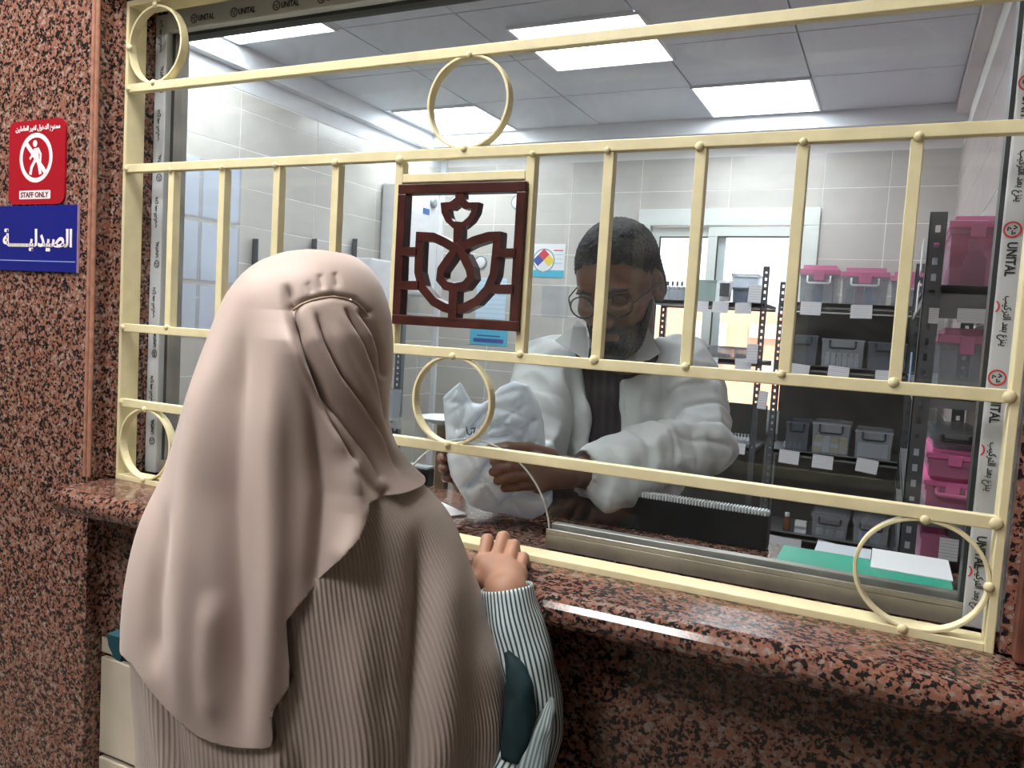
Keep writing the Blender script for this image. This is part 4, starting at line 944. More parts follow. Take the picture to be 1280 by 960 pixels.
def frame_from(face, up):
    f_ = np.array(face, float); f_ /= np.linalg.norm(f_); u_ = np.array(up, float); u_ -= (u_ @ f_) * f_; u_ /= np.linalg.norm(u_)
    r_ = np.cross(f_, u_); return np.array([r_, f_, u_])     # rows: right, forward, up
def add_head(v, c, R, s=1.0, nose=1.0):
    """face modelled in a right/forward/up frame around the head centre (eye level at the centre)"""
    P = lambda x, y, z: np.array(c) + s * (np.array([x, y, z]) @ R)
    E = lambda x, y, z, rx, ry, rz, k=.012, op='add': v.ell(P(x, y, z), np.array([rx, ry, rz]) * s, R, k, op)
    E(0, -.012, .035, .074, .096, .085); E(0, .022, -.02, .062, .072, .085, .03)       # skull, face block
    E(0, .048, -.085, .042, .042, .036, .03); E(0, .072, -.098, .018, .016, .014, .015)    # jaw, chin
    for sx in (-1, 1):
        E(sx * .036, .062, -.022, .024, .022, .018, .02)                                    # cheekbone
        E(sx * .031, .078, .000, .017, .013, .011, .010, 'sub')                             # eye socket
        E(sx * .031, .071, .000, .0125, .0125, .0115, .003)                                 # eyeball with lids
        v.cap(P(sx * .014, .086, .018), P(sx * .048, .074, .018), .006 * s, .004 * s, .010)  # brow
        E(sx * .076, -.008, -.008, .010, .018, .031, .006); E(sx * .083, -.002, -.004, .006, .010, .018, .005, 'sub')   # ear
    v.cap(P(0, .088, .010), P(0, .106 * 1.0, -.030), .007 * s, .010 * s * nose, .010); E(0, .112, -.036, .0105, .010, .009, .008)
    for sx in (-1, 1): E(sx * .012, .100, -.038, .008, .009, .007, .006)
    v.cap(P(-.018, .086, -.062), P(.018, .086, -.062), .006 * s, None, .006); v.cap(P(-.015, .086, -.072), P(.015, .086, -.072), .007 * s, None, .006)
    v.cap(P(-.022, .096, -.067), P(.022, .096, -.067), .0018 * s, None, .003, 'sub')
    return P
def finger(v, pts, r0, r1):
    n = len(pts)
    for i in range(n - 1): v.cap(pts[i], pts[i + 1], r0 + (r1 - r0) * i / (n - 1), r0 + (r1 - r0) * (i + 1) / (n - 1), .003)

# ---------------------------------------------------------------- the woman at the counter
M_SKINW = mat('tan_skin', (.44, .235, .155), .45, var=.08, vscale=30, sss=.08)
M_HIJAB = mat('beige_satin_veil', (.53, .425, .38), .5, spec=.35, sheen=.25, bump=.08, bscale=900)
M_RIB = wave_mat('ribbed_beige_cloth', (.46, .385, .34), (.55, .46, .41), 1.0, .55, .7, sheen=.15)
wo = empty('person', (.60, -.27, FLOOR), 'person in a beige veil and ribbed beige cloak seen from behind, hand on the sill', 'person')
O = at(395, 640, .945); O[2] = 0
_d = ray(400, 640); EF = np.array([_d[0], _d[1], 0]); EF /= np.linalg.norm(EF); ER = np.array([EF[1], -EF[0], 0])
def sz(u, v):                         # photo outline -> (sideways, height) in the upright plane through the figure
    d = ray(u, v); t = ((O - CAMLOC) @ EF) / (d @ EF); p_ = CAMLOC + t * d; return (p_ - O) @ ER, p_[2]
def prof(pix):
    a = np.array([sz(*q) for q in pix]); i = np.argsort(a[:, 1]); return a[i, 1], a[i, 0]
veilL = prof([(396, 314.5), (365, 318), (330, 331), (303, 355), (287, 385), (276, 420), (262, 455), (246, 500), (233, 545), (220, 590), (203, 620), (190, 645), (180, 682), (172, 722), (168, 765), (167, 820), (170, 870), (175, 920), (176, 960), (165, 1100), (150, 1400)])
veilR = prof([(396, 314.5), (432, 321), (456, 340), (470, 365), (478, 400), (480, 440), (478, 470), (474, 500), (472, 522), (478, 548), (492, 575), (520, 600), (545, 620), (562, 642), (572, 668), (590, 715), (606, 755), (618, 790), (632, 830), (638, 860), (636, 900), (630, 960), (650, 1100), (670, 1400)])
ZTOP = sz(396, 314.5)[1]
_q = np.linspace(0, 1, 900); ZG = (ZTOP - (ZTOP + 1.1) * _q ** 2)[::-1]
def _smooth(pr, sig=.016):
    zr = ZTOP - ZG; raw = lambda z: np.interp(np.minimum(z, 2 * ZTOP - z), *pr); out = 0; wt = 0
    for k in np.linspace(-2.2, 2.2, 15):
        g = math.exp(-k * k / 2); sg = np.minimum(sig, zr * .35); out = out + g * raw(ZG + k * sg); wt += g
    return out / wt
GL, GR = _smooth(veilL), _smooth(veilR); GA = (_smooth(veilR, .05) - _smooth(veilL, .05)) / 2
def sect(z):
    l = np.interp(z, ZG, GL); r = np.interp(z, ZG, GR); a = np.maximum((r - l) / 2, 1e-4); c = (l + r) / 2
    a2 = np.maximum(np.interp(z, ZG, GA), 1e-4); b = -.007 * np.log(np.exp(-a2 * 1.06 / .007) + np.exp(-(.086 + .22 * a2) / .007)); b = np.maximum(b, a2 * .9 * np.clip(1 - a2 / .03, 0, 1)); return c, a, b
SLOT = np.linspace(-1.02, .41, 400)
def ridge(s, z, pix, amp, wid, ends=.25):
    """raised (or sunk) fold following a line on the figure"""
    P_ = np.array([sz(*q) for q in pix]); best = np.full(s.shape, 9.0); tt = np.zeros(s.shape); L = 0; seg = []
    for i in range(len(P_) - 1): seg.append(np.linalg.norm(P_[i + 1] - P_[i]))
    tot = sum(seg)
    for i in range(len(P_) - 1):
        a, b = P_[i], P_[i + 1]; ab = b - a; t = np.clip(((s - a[0]) * ab[0] + (z - a[1]) * ab[1]) / (ab @ ab), 0, 1)
        d = np.hypot(s - a[0] - t * ab[0], z - a[1] - t * ab[1]); m = d < best; best = np.where(m, d, best); tt = np.where(m, (L + t * seg[i]) / tot, tt); L += seg[i]
    e = np.clip(tt / ends, 0, 1) * np.clip((1 - tt) / ends, 0, 1) if ends else 1
    if ends: e = e * e * (3 - 2 * e)
    return amp * np.exp(-(best / wid) ** 2) * e
def step(s, z, pix, amp, wid, dec=.018):
    """one layer lying over another: left of the line is higher"""
    P_ = np.array([sz(*q) for q in pix]); x = np.interp(z, P_[::-1, 1], P_[::-1, 0]); m = np.clip((P_[0, 1] - z) / .03, 0, 1) * np.clip((z - P_[-1, 1]) / .05, 0, 1)
    return amp * (1 / (1 + np.exp(np.clip((s - x) / wid, -30, 30)))) * np.exp(-np.clip(x - s, 0, None) / dec) * m
def loft(zfun, nth, nt, off, disp, theta=None):
    th = np.linspace(0, 2 * np.pi, nth, endpoint=False) if theta is None else theta
    T_ = np.linspace(0, 1, nt)
    TH, TT = np.meshgrid(th, T_); Z = zfun(TH, TT); c, a, b = sect(Z)
    a = a + off; b = b + off
    s = c + a * np.cos(TH); f = b * np.sin(TH)
    w = np.clip(-np.sin(TH) * 2.2 + .25, 0, 1)       # near side
    dd = disp(s, Z, TH, w)
    nx_, ny_ = np.cos(TH) / a, np.sin(TH) / b; ln = np.hypot(nx_, ny_); s = s + dd * nx_ / ln; f = f + dd * ny_ / ln
    X = O[0] + s * ER[0] + f * EF[0]; Y = O[1] + s * ER[1] + f * EF[1]; Y = np.where(Z < .03, np.minimum(Y, -.131), Y)
    return TH, TT, np.stack([X, Y, Z], -1), s
# hem of the veil around the figure
def z_at(u, v): return sz(u, v)[1]
HEM_S = [(150, 790), (190, 800), (225, 830), (262, 855), (306, 864), (338, 856), (345, 815), (368, 788), (372, 722), (428, 672), (452, 648), (512, 603), (560, 600)]
_hs = np.array([sz(*q) for q in HEM_S]); _hs = _hs[np.argsort(_hs[:, 0])]
def hem(TH):
    c, a, b = sect(-.1); s = np.cos(TH) * .21 + c * 0 + (sz(400, 750)[0])
    near = np.interp(s, _hs[:, 0], _hs[:, 1]); far = .135
    w = np.clip(-np.sin(TH) * 4 + .5, 0, 1); return near * w + far * (1 - w)
def veil_disp(s, z, TH, w):
    d = 0 * s
    for pix, amp, wid in [
        ([(318, 350), (304, 480), (304, 600), (312, 720), (318, 900)], -.018, .017), ([(350, 400), (350, 520), (352, 660), (340, 900)], .012, .014), ([(290, 380), (266, 500), (252, 640), (250, 880)], .011, .015),
        ([(378, 420), (396, 500), (406, 590), (392, 740)], -.013, .011), ([(428, 540), (440, 610), (418, 690)], .011, .012), ([(226, 600), (213, 720), (213, 810)], -.009, .011), ([(285, 690), (280, 780), (285, 850)], .007, .010),
        ([(362, 356), (366, 372), (372, 400), (382, 430)], -.008, .006), ([(470, 600), (440, 635), (410, 660)], .006, .010), ([(482, 590), (462, 612), (445, 622)], -.006, .006)]:
        d = d + ridge(s, z, pix, amp, wid) * w
    # outer layer over the pleats on the right of the head
    d = d + step(s, z, [(367, 390), (375, 423), (390, 463), (410, 513), (437, 563), (446, 592)], .015, .0012, .022) * w + ridge(s, z, [(371, 396), (379, 426), (394, 466), (414, 514), (440, 562)], -.008, .0042, .10) * w
    for pix, amp in [([(371, 405), (383, 447), (403, 487), (433, 530), (456, 560), (470, 585)], .009), ([(392, 388), (402, 423), (420, 460), (447, 500), (473, 547), (494, 585)], .011), ([(424, 384), (447, 427), (460, 460), (470, 500), (477, 530)], .008), ([(440, 386), (456, 410), (466, 435), (472, 470)], .005)]:
        d = d + step(s, z, pix, amp, .0012, .012) * w + ridge(s, z, [(q[0] + 3.5, q[1]) for q in pix], -.007, .0036, .10) * w
    d = d + ridge(s, z, [(410, 392), (428, 440), (458, 500), (482, 560)], .005, .007, .2) * w - ridge(s, z, [(430, 560), (462, 592), (490, 600)], .004, .006, .2) * w
    for pix, amp in [([(400, 346), (402, 358), (404, 368)], -.0025), ([(417, 343), (420, 354), (421, 366)], -.003), ([(385, 356), (390, 364), (393, 372)], -.002)]:
        d = d + ridge(s, z, pix, amp, .004, .3) * w
    d = d - ridge(s, z, [(368, 388), (388, 378), (415, 373), (440, 378), (456, 392)], .004, .004, 0) * w
    # soft folds on the far side and towards the hem
    low = np.clip((.20 - z) / .25, 0, 1); d = d + low * (.005 * np.sin(TH * 9 + 1.3) + .003 * np.sin(TH * 17 + z * 6)) * (.35 + .65 * (1 - w))
    return d
HEMZ = None
def veil_z(TH, TT): return np.maximum(ZTOP - .0003 - (ZTOP + .20) * TT ** 1.55, hem(TH))
TH, TT, XYZ, S_ = loft(veil_z, 420, 340, .010, veil_disp)
nt, nth = TH.shape
ff_th = math.atan2(EF[1] * 1.0, ER[1] * 1.0)     # direction she faces (+y) in the figure's own angle
fz0, fz1 = sz(0, 0)[1], 0
zc_head = z_at(396, 430)
vid = np.arange(nt * nth).reshape(nt, nth); faces = []
fa = np.angle(np.exp(1j * (TH - ff_th)))
openf = ((fa / .62) ** 2 + ((XYZ[..., 2] - (zc_head - .012)) / .075) ** 2) < 1
for i in range(nt - 1):
    for j in range(nth):
        k = (j + 1) % nth
        if openf[i, j] and openf[i + 1, k]: continue
        if XYZ[i, j, 2] - XYZ[i + 1, j, 2] < 1e-5 and XYZ[i, k, 2] - XYZ[i + 1, k, 2] < 1e-5: continue
        faces.append((vid[i, j], vid[i, k], vid[i + 1, k], vid[i + 1, j]))
veil = mesh_from('veil', XYZ.reshape(-1, 3), faces, M_HIJAB, wo, True)
so = veil.modifiers.new('thickness', 'SOLIDIFY'); so.thickness = .0018; so.offset = -1
def on_fig(u, v, off):
    """point of the figure's near surface at an outline position"""
    s, z = sz(u, v)
    for _ in range(3):
        c, a, b = sect(np.array(z)); q = np.clip((s - c) / (a + off), -.98, .98); f = -(b + off) * math.sqrt(1 - q * q)
        P_ = O + s * ER + f * EF; P_ = np.array([P_[0], P_[1], z])
        d = ray(u, v); t = ((P_ - CAMLOC) @ EF) / (d @ EF); X = CAMLOC + t * d; s = (X - O) @ ER; z = X[2]
    return P_
MB().tube([on_fig(*q, .0085) for q in [(366, 388), (376, 381), (388, 376), (402, 372.5), (416, 371), (430, 373), (444, 378), (454, 387), (459, 396)]], .0016, 6).build('seam', mat('veil_seam', (.52, .38, .27), .5), veil, smooth=True)
a = on_fig(438, 375, .010); MB().lathe(a, [(.0005, -.0015), (.0018, 0), (.0005, .0015)], 8).build('pin', M_WHITEPL, veil)
# ribbed cloak
ZC0 = z_at(480, 562)
def cloak_z(TH, TT): return ZC0 - (ZC0 - (FLOOR + .03)) * TT ** 1.15
def cloak_disp(s, z, TH, w):
    d = 0 * s
    for pix, amp, wid in [([(512, 620), (515, 700), (505, 800), (500, 960)], -.016, .013), ([(540, 640), (545, 720), (540, 850), (530, 960)], .012, .022), ([(590, 760), (610, 840), (600, 950)], .008, .02),
                          ([(345, 820), (355, 880), (365, 960), (380, 1100)], .010, .010), ([(375, 840), (385, 900), (402, 960), (420, 1100)], -.009, .010), ([(200, 700), (205, 820), (235, 960), (250, 1100)], .007, .012), ([(225, 780), (240, 880), (262, 980), (270, 1100)], -.007, .011),
                          ([(300, 880), (310, 960), (300, 1100)], -.007, .015), ([(455, 680), (445, 800), (455, 960)], .007, .02), ([(470, 760), (478, 880), (470, 1000)], -.004, .016), ([(628, 800), (634, 850), (626, 930)], .006, .008), ([(612, 820), (616, 880), (612, 960)], -.006, .008)]:
        d = d + ridge(s, z, pix, amp, wid) * w
    d = np.where(z > hem(TH) + .004, np.minimum(d, 0) * .4 - .010, d)
    low = np.clip((-.02 - z) / .3, 0, 1); d = d + low * (.007 * np.sin(TH * 8 + .4) + .004 * np.sin(TH * 15 + z * 4)) * (.3 + .7 * (1 - w))
    return d
TH, TT, XYZ, S_ = loft(cloak_z, 260, 240, 0, cloak_disp)
nt, nth = TH.shape; vid = np.arange(nt * (nth + 1)).reshape(nt, nth + 1)
V = np.concatenate([XYZ, XYZ[:, :1]], 1).reshape(-1, 3); uu = np.tile(np.linspace(0, 236, nth + 1), (nt, 1)); uvs = np.stack([uu + 2.0 * np.sin(TT[:, :1] * 3), np.tile(TT[:, :1], (1, nth + 1))], -1).reshape(-1, 2)
faces = [(vid[i, j], vid[i, j + 1], vid[i + 1, j + 1], vid[i + 1, j]) for i in range(nt - 1) for j in range(nth)]
cl = mesh_from('cloak', V, faces, M_RIB, wo, True, uvs); so = cl.modifiers.new('thickness', 'SOLIDIFY'); so.thickness = .002; so.offset = -1
# body: head, trunk, legs, right arm and hand
c0, a0, b0 = sect(np.array(zc_head)); HCW = O + float(c0) * ER + np.array([0, 0, zc_head - 0.005]) + np.array([.004, .006, 0])
RW = frame_from((.09, 1, -.12), (0, .1, 1)); HCW = HCW + np.array([.006, .006, -.012])
v1 = Vol((.38, -.46, FLOOR), (1.0, -.02, .40), .006)
add_head(v1, HCW, RW, .88)
SH = np.array([HCW[0], HCW[1] - .02, 0])
v1.cap(HCW + np.array([0, -.02, -.07]), SH + np.array([0, 0, .13]), .048, .052, .02)
v1.ell(SH + np.array([0, 0, -.08]), (.115, .075, .18), None, .03); v1.ell(SH + np.array([0, 0, -.33]), (.12, .075, .18), None, .03)
for sx in (-1, 1):
    v1.cap(SH + np.array([sx * .07, 0, -.42]), SH + np.array([sx * .07, .01, -.72]), .075, .052, .02); v1.cap(SH + np.array([sx * .07, .01, -.72]), SH + np.array([sx * .07, -.01, FLOOR + .07 - 0]), .05, .036, .02)
    v1.cap(SH + np.array([sx * .07, -.02, FLOOR + .035]), SH + np.array([sx * .075, .12, FLOOR + .028]), .034, .026, .02)
v1.cap(SH + np.array([-.085, -.01, .03]), SH + np.array([-.10, -.02, -.20]), .038, .034, .02); v1.cap(SH + np.array([-.10, -.02, -.20]), SH + np.array([-.06, .04, -.34]), .032, .026, .02)
ELB = at(662, 872, .985); WR = at(633, 742, .985)
v1.chain([SH + np.array([.07, .03, .02]), SH + np.array([.07, .05, -.12]), ELB, WR], [.030, .024, .020, .0200], .02)
hv = Vol(np.minimum(WR, at(600, 690, 1.15)) - .07, np.maximum(WR, at(660, 660, 1.2)) + .07, .0021)
MC = [at(603, 704, 1.065), at(619, 701, 1.06), at(635, 706, 1.05), at(648, 718, 1.04)]
PIP = [at(609, 675, 1.095), at(629, 672, 1.09), at(642, 682, 1.08), at(654, 697, 1.068)]
TIP = [at(612, 686, 1.13), at(632, 684, 1.13), at(645, 694, 1.115), at(657, 707, 1.10)]
hv.cap(at(638, 764, .985), WR, .020, .0215, .01)
for i, m_ in enumerate(MC): hv.cap(WR + (m_ - WR) * .05, m_, .021, .0115, .012)
hv.cap(MC[0], MC[3], .0115, .0105, .008)
for i in range(4): finger(hv, [MC[i], PIP[i], TIP[i], TIP[i] + (TIP[i] - PIP[i]) * .35 + np.array([0, -.004, -.006])], [.0092, .0095, .0090, .0080][i], [.0078, .008, .0076, .0068][i])
tb = at(600, 728, 1.0); finger(hv, [WR + np.array([-.010, .01, .002]), at(603, 725, 1.03), at(598, 712, 1.075), at(602, 703, 1.10)], .0115, .008)
net_obj('body', [v1.mesh(), hv.mesh()], M_SKINW, wo, 1)
# striped sleeve with a wide dark-lined mouth
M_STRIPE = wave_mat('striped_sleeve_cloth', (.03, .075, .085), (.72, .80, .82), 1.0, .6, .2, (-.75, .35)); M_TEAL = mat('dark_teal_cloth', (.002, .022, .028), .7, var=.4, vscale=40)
def tube_loft(name, pts, radii, m, parent, nth=48, sub=6, wob=0.0, nstripe=30, up=(0.2, -1, .3), cap_ends=False, seed=0, drop=None):
    P_ = [np.array(p, float) for p in pts]; ts = np.arange(len(P_)); tt = np.linspace(0, len(P_) - 1, (len(P_) - 1) * sub + 1)
    def cr_(arr):
        arr = np.array(arr, float); out = []
        for t in tt:
            i = min(int(t), len(arr) - 2); f_ = t - i; p0, p1, p2, p3 = arr[max(0, i - 1)], arr[i], arr[i + 1], arr[min(len(arr) - 1, i + 2)]
            out.append(.5 * (2 * p1 + (p2 - p0) * f_ + (2 * p0 - 5 * p1 + 4 * p2 - p3) * f_ ** 2 + (3 * p1 - p0 - 3 * p2 + p3) * f_ ** 3))
        return np.array(out)
    CP = cr_(P_); RA = cr_([r[0] for r in radii]); RB = cr_([r[1] for r in radii]); V = []; UV = []
    for i in range(len(CP)):
        d = CP[min(i + 1, len(CP) - 1)] - CP[max(i - 1, 0)]; d /= np.linalg.norm(d); a = np.cross(d, up); a /= np.linalg.norm(a); b = np.cross(a, d)
        for j in range(nth + 1):
            t = 2 * math.pi * j / nth; w_ = 1 + wob * (math.sin(3 * t + i * .5 + seed) + .6 * math.sin(5 * t - i * .8 + seed * 2) + .5 * math.sin(i * 1.1 + seed))
            q = CP[i] + w_ * (RA[i] * math.cos(t) * a + RB[i] * math.sin(t) * b)
            V.append(q); UV.append((nstripe * j / nth, i / len(CP)))
    F = [(i * (nth + 1) + j, i * (nth + 1) + j + 1, (i + 1) * (nth + 1) + j + 1, (i + 1) * (nth + 1) + j) for i in range(len(CP) - 1) for j in range(nth)]
    o = mesh_from(name, V, F, m, parent, True, UV); s_ = o.modifiers.new('thickness', 'SOLIDIFY'); s_.thickness = .0015; s_.offset = -1
    return o
tube_loft('sleeve', [at(634, 733, .988), at(640, 770, .985), at(652, 815, .982), at(662, 862, .98), at(662, 905, .975), at(648, 950, .965), at(620, 990, .96)], [(.031, .029), (.035, .033), (.037, .037), (.037, .038), (.040, .040), (.042, .042), (.042, .042)], M_STRIPE, wo, wob=.02, nstripe=40)
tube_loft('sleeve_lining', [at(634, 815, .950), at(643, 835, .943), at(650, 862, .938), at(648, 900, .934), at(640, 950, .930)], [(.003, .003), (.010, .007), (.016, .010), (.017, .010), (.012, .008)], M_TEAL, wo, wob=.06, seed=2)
tube_loft('sleeve_flap', [at(688, 872, .955), at(680, 895, .945), at(670, 925, .935), at(655, 985, .925)], [(.004, .004), (.012, .008), (.017, .010), (.018, .012)], wave_mat('striped_flap_cloth', (.10, .16, .17), (.40, .45, .45), 1.0, .6, .2), wo, wob=.08, nstripe=22, seed=4)
# dark teal bag edge at her left side
tb_ = at(158, 800, 1.06)
tag(MB().prism([(0, 0), (.022, .0), (.03, -.02), (.028, -.032), (.016, -.03), (.004, -.016)], -.02, .05, axis=1).build('handbag_strap', mat('dark_teal_leather', (.004, .05, .07), .4)), 'dark teal bag edge showing at the left side of the cloak', 'bag')
ob = bpy.data.objects['handbag_strap']; ob.location = at(150, 786, 1.06).tolist()
#SPLIT_MAN
# ---------------------------------------------------------------- the man behind the glass
RT, DN, FW = CR[0], CR[1], CR[2]
M_SKINM = mat('brown_skin', (.165, .080, .054), .42, var=.12, vscale=40, sss=.04)
M_HAIR = mat('short_black_hair', (.030, .032, .038), .8, var=.5, vscale=150, bump=1.0, bscale=260)
M_COAT = mat('white_coat_cotton', (.58, .61, .62), .7, var=.03, vscale=6, bump=.1, bscale=500)
M_SHIRT = wave_mat('dark_plaid_shirt', (.010, .008, .013), (.032, .024, .036), 1.0, .7)
mn = empty('person', at(775, 600, 1.66) * np.array([1, 1, 0]) + np.array([0, 0, FLOOR]), 'bearded man in a white coat and glasses looking down behind the glass', 'person')
HM = at(773, 357, 1.555); FD = -.46 * RT + .44 * DN - .80 * FW; RM = frame_from(FD, -DN + .25 * RT * 0)
vh = Vol(HM - .17, HM + .17, .0026)
PM = add_head(vh, HM, RM, 1.04, 1.15)
NB = at(780, 455, 1.665)
vh.cap(PM(0, -.035, -.05), NB, .052, .058, .02)
SHL, SHR = at(853, 462, 1.665), at(684, 462, 1.645); EL, WM = at(880, 556, 1.53), at(728, 590, 1.375); ERm, WMr = at(662, 570, 1.52), at(580, 590, 1.43)
RB = np.array([[RT[0], RT[1], 0], [FW[0], FW[1], 0], [0, 0, 1]]); RB[0] /= np.linalg.norm(RB[0]); RB[1] /= np.linalg.norm(RB[1])
CH = at(768, 545, 1.665); BE = np.array([CH[0] - .03, CH[1] + .08, -.26]); HP = np.array([CH[0] - .05, CH[1] + .13, -.42])
vt = Vol(np.array([.30, .10, FLOOR]), np.array([1.15, .95, .40]), .007)
vt.cap(NB, CH, .06, .10, .03); vt.cap(SHR, SHL, .045, .045, .03); vt.ell(CH, (.15, .085, .17), RB, .03); vt.ell(BE, (.15, .09, .18), RB, .04); vt.ell(HP, (.15, .10, .12), RB, .04)
for sg_ in (-1, 1):
    h_ = HP + sg_ * .085 * RB[0]; kn = h_ + np.array([0, .0, -.30]); an = np.array([kn[0], kn[1] + .03, FLOOR + .07]); vt.cap(h_, kn, .078, .055, .02); vt.cap(kn, an, .052, .036, .02); vt.cap(an + [0, .02, -.035], an + [-.05, -.13, -.04], .032, .027, .02)
vt.chain([SHL, EL, WM], [.045, .038, .028]); vt.chain([SHR, ERm, WMr], [.045, .038, .028])
# hand gripping the bag
def hand(W0, mcs, chains, thumb, h=.0023, rr=.0092):
    allp = np.array([W0] + mcs + [p_ for c in chains for p_ in c] + thumb)
    hv = Vol(allp.min(0) - .05, allp.max(0) + .05, h)
    hv.cap(W0 + (W0 - mcs[1]) * .5, W0, .027, .024, .01)
    for m_ in mcs: hv.cap(W0 + (m_ - W0) * .1, m_, .021, .0125, .012)
    hv.cap(mcs[0], mcs[-1], .0125, .0115, .008)
    for i, c in enumerate(chains): finger(hv, [mcs[i]] + list(c), rr * (1 - .04 * i), rr * .8)
    finger(hv, thumb, .0125, .009)
    return hv.mesh()
mcs = [at(668, 574, 1.305), at(667, 585, 1.298), at(669, 596, 1.298), at(674, 607, 1.305)]
ch = [[at(642, 572, 1.278), at(628, 574, 1.276), at(617, 577, 1.281)], [at(638, 584, 1.272), at(625, 587, 1.271), at(616, 590, 1.277)], [at(642, 596, 1.272), at(630, 599, 1.272), at(622, 601, 1.277)], [at(648, 608, 1.280), at(638, 609, 1.279), at(631, 610, 1.283)]]
hL = hand(at(712, 590, 1.345), mcs, ch, [at(690, 570, 1.33), at(660, 561, 1.31), at(635, 560, 1.30), at(612, 562, 1.302)])
mcr = [at(575, 575, 1.40), at(572, 585, 1.40), at(572, 596, 1.40), at(574, 606, 1.405)]
chr_ = [[at(560, 562, 1.38), at(556, 560, 1.35), at(557, 562, 1.335)], [at(556, 572, 1.38), at(552, 572, 1.35), at(554, 574, 1.335)], [at(556, 584, 1.38), at(553, 585, 1.35), at(555, 586, 1.335)], [at(560, 596, 1.385), at(557, 597, 1.36), at(559, 598, 1.345)]]
hR = hand(at(590, 590, 1.425), mcr, chr_, [at(580, 575, 1.41), at(575, 560, 1.40), at(572, 548, 1.39), at(572, 540, 1.385)])
net_obj('body', [vh.mesh(), vt.mesh(), hL, hR], M_SKINM, mn, 1)
def loc(X): return ((X - HM) @ RM.T) / 1.04
def clip_z(v, ys, zs, sign):
    def fn(X): q = loc(X); return sign * (np.interp(q[..., 1], ys, zs) + .003 * np.sin(q[..., 0] * 260) + .002 * np.sin(q[..., 0] * 610 + 1) - q[..., 2]) * .9
    v.apply(fn, v.lo, v.lo + v.h * v.n, op='int')
vr = Vol(HM - .17, HM + .17, .0028); E = lambda v, c, r, k=.012, op='add': v.ell(PM(*c), np.array(r) * 1.04, RM, k, op)
E(vr, (0, -.014, .041), (.0768, .0985, .0830)); E(vr, (0, -.035, -.02), (.077, .078, .06), .03)
def wob(X): return (np.sin(X[..., 0] * 420 + 2 * np.sin(X[..., 2] * 200)) * np.sin(X[..., 1] * 450 + 1) * np.sin(X[..., 2] * 430 + 2)) * .0030
a_, b_ = vr._sl(vr.lo, vr.lo + vr.h * vr.n); gg = np.stack(np.meshgrid(*[vr.lo[i] + vr.h * np.arange(vr.n[i]) for i in range(3)], indexing='ij'), -1); vr.D += wob(gg).astype(np.float32)
clip_z(vr, [-.12, -.05, -.02, .015, .03, .055, .075, .12], [-.055, -.05, -.02, -.022, .03, .052, .066, .068], 1)
for sx in (-1, 1): E(vr, (sx * .082, -.006, -.006), (.020, .022, .034), .004, 'sub')
net_obj('hair', [vr.mesh()], M_HAIR, mn, 1)
vb = Vol(HM - .17, HM + .17, .0028)
E(vb, (0, .022, -.02), (.0655, .0755, .086)); E(vb, (0, .048, -.088), (.047, .047, .040), .03); E(vb, (0, .074, -.102), (.022, .020, .017), .015); vb.cap(PM(-.026, .088, -.056), PM(.026, .088, -.056), .009, None, .012)
vb.D += wob(gg).astype(np.float32)
clip_z(vb, [-.05, -.01, .02, .045, .07, .085, .12], [.01, -.012, -.03, -.052, -.056, -.050, -.050], -1)
vb.cap(PM(-.017, .094, -.0675), PM(.017, .094, -.0675), .0075 * 1.0, None, .004, 'sub')
def backcut(X): q = loc(X); return (-.012 - q[..., 1]) * .9
vb.apply(backcut, vb.lo, vb.lo + vb.h * vb.n, op='int')
net_obj('beard', [vb.mesh()], M_HAIR, mn, 1)
for sx in (-1, 1): MB().tube([PM(sx * .012, .097, .016), PM(sx * .030, .094, .022), PM(sx * .050, .080, .016)], [.002, .0042, .002], 6).build('eyebrow', M_HAIR, mn, smooth=True)
# glasses
gs = empty('glasses_anchor', (0, 0, 0)); bpy.data.objects.remove(gs)
lensc = [PM(sx * .035, .104, -.006) for sx in (-1, 1)]
b = MB()
for sx in (-1, 1):
    cc = PM(sx * .035, .104, -.006); rim = [cc + 1.04 * (math.cos(t) * .0255 * RM[0] + math.sin(t) * .0205 * RM[2] - sx * 0 * RM[1] - .010 * (1 + sx * math.cos(t)) * .5 * RM[1]) for t in np.linspace(0, 2 * math.pi, 28, endpoint=False)]
    b.tube(rim, .0017, 6, closed=True)
b.tube([PM(-.010, .104, -.002), PM(0, .108, .002), PM(.010, .104, -.002)], .0016, 6)
for sx in (-1, 1): b.tube([PM(sx * .061, .094, -.002), PM(sx * .078, .060, .002), PM(sx * .083, .01, .004), PM(sx * .081, -.012, -.004)], .0018, 6)
gls = b.build('glasses', mat('dark_metal_rim', (.05, .05, .055), .25, .8), mn, smooth=True)
for sx in (-1, 1):
    cc = PM(sx * .035, .1035, -.006); n = 24; V = [cc - .004 * RM[1]] + [cc + 1.04 * (math.cos(t) * .0245 * RM[0] + math.sin(t) * .0195 * RM[2] - .010 * (1 + sx * math.cos(t)) * .5 * RM[1]) for t in np.linspace(0, 2 * math.pi, n, endpoint=False)]
    o = mesh_from('lens', V, [(0, 1 + i, 1 + (i + 1) % n) for i in range(n)], glassy('lens_glass', (.9, .92, .93), .02, .02) if 'lens_glass' not in MATS else MATS['lens_glass'], gls, True)
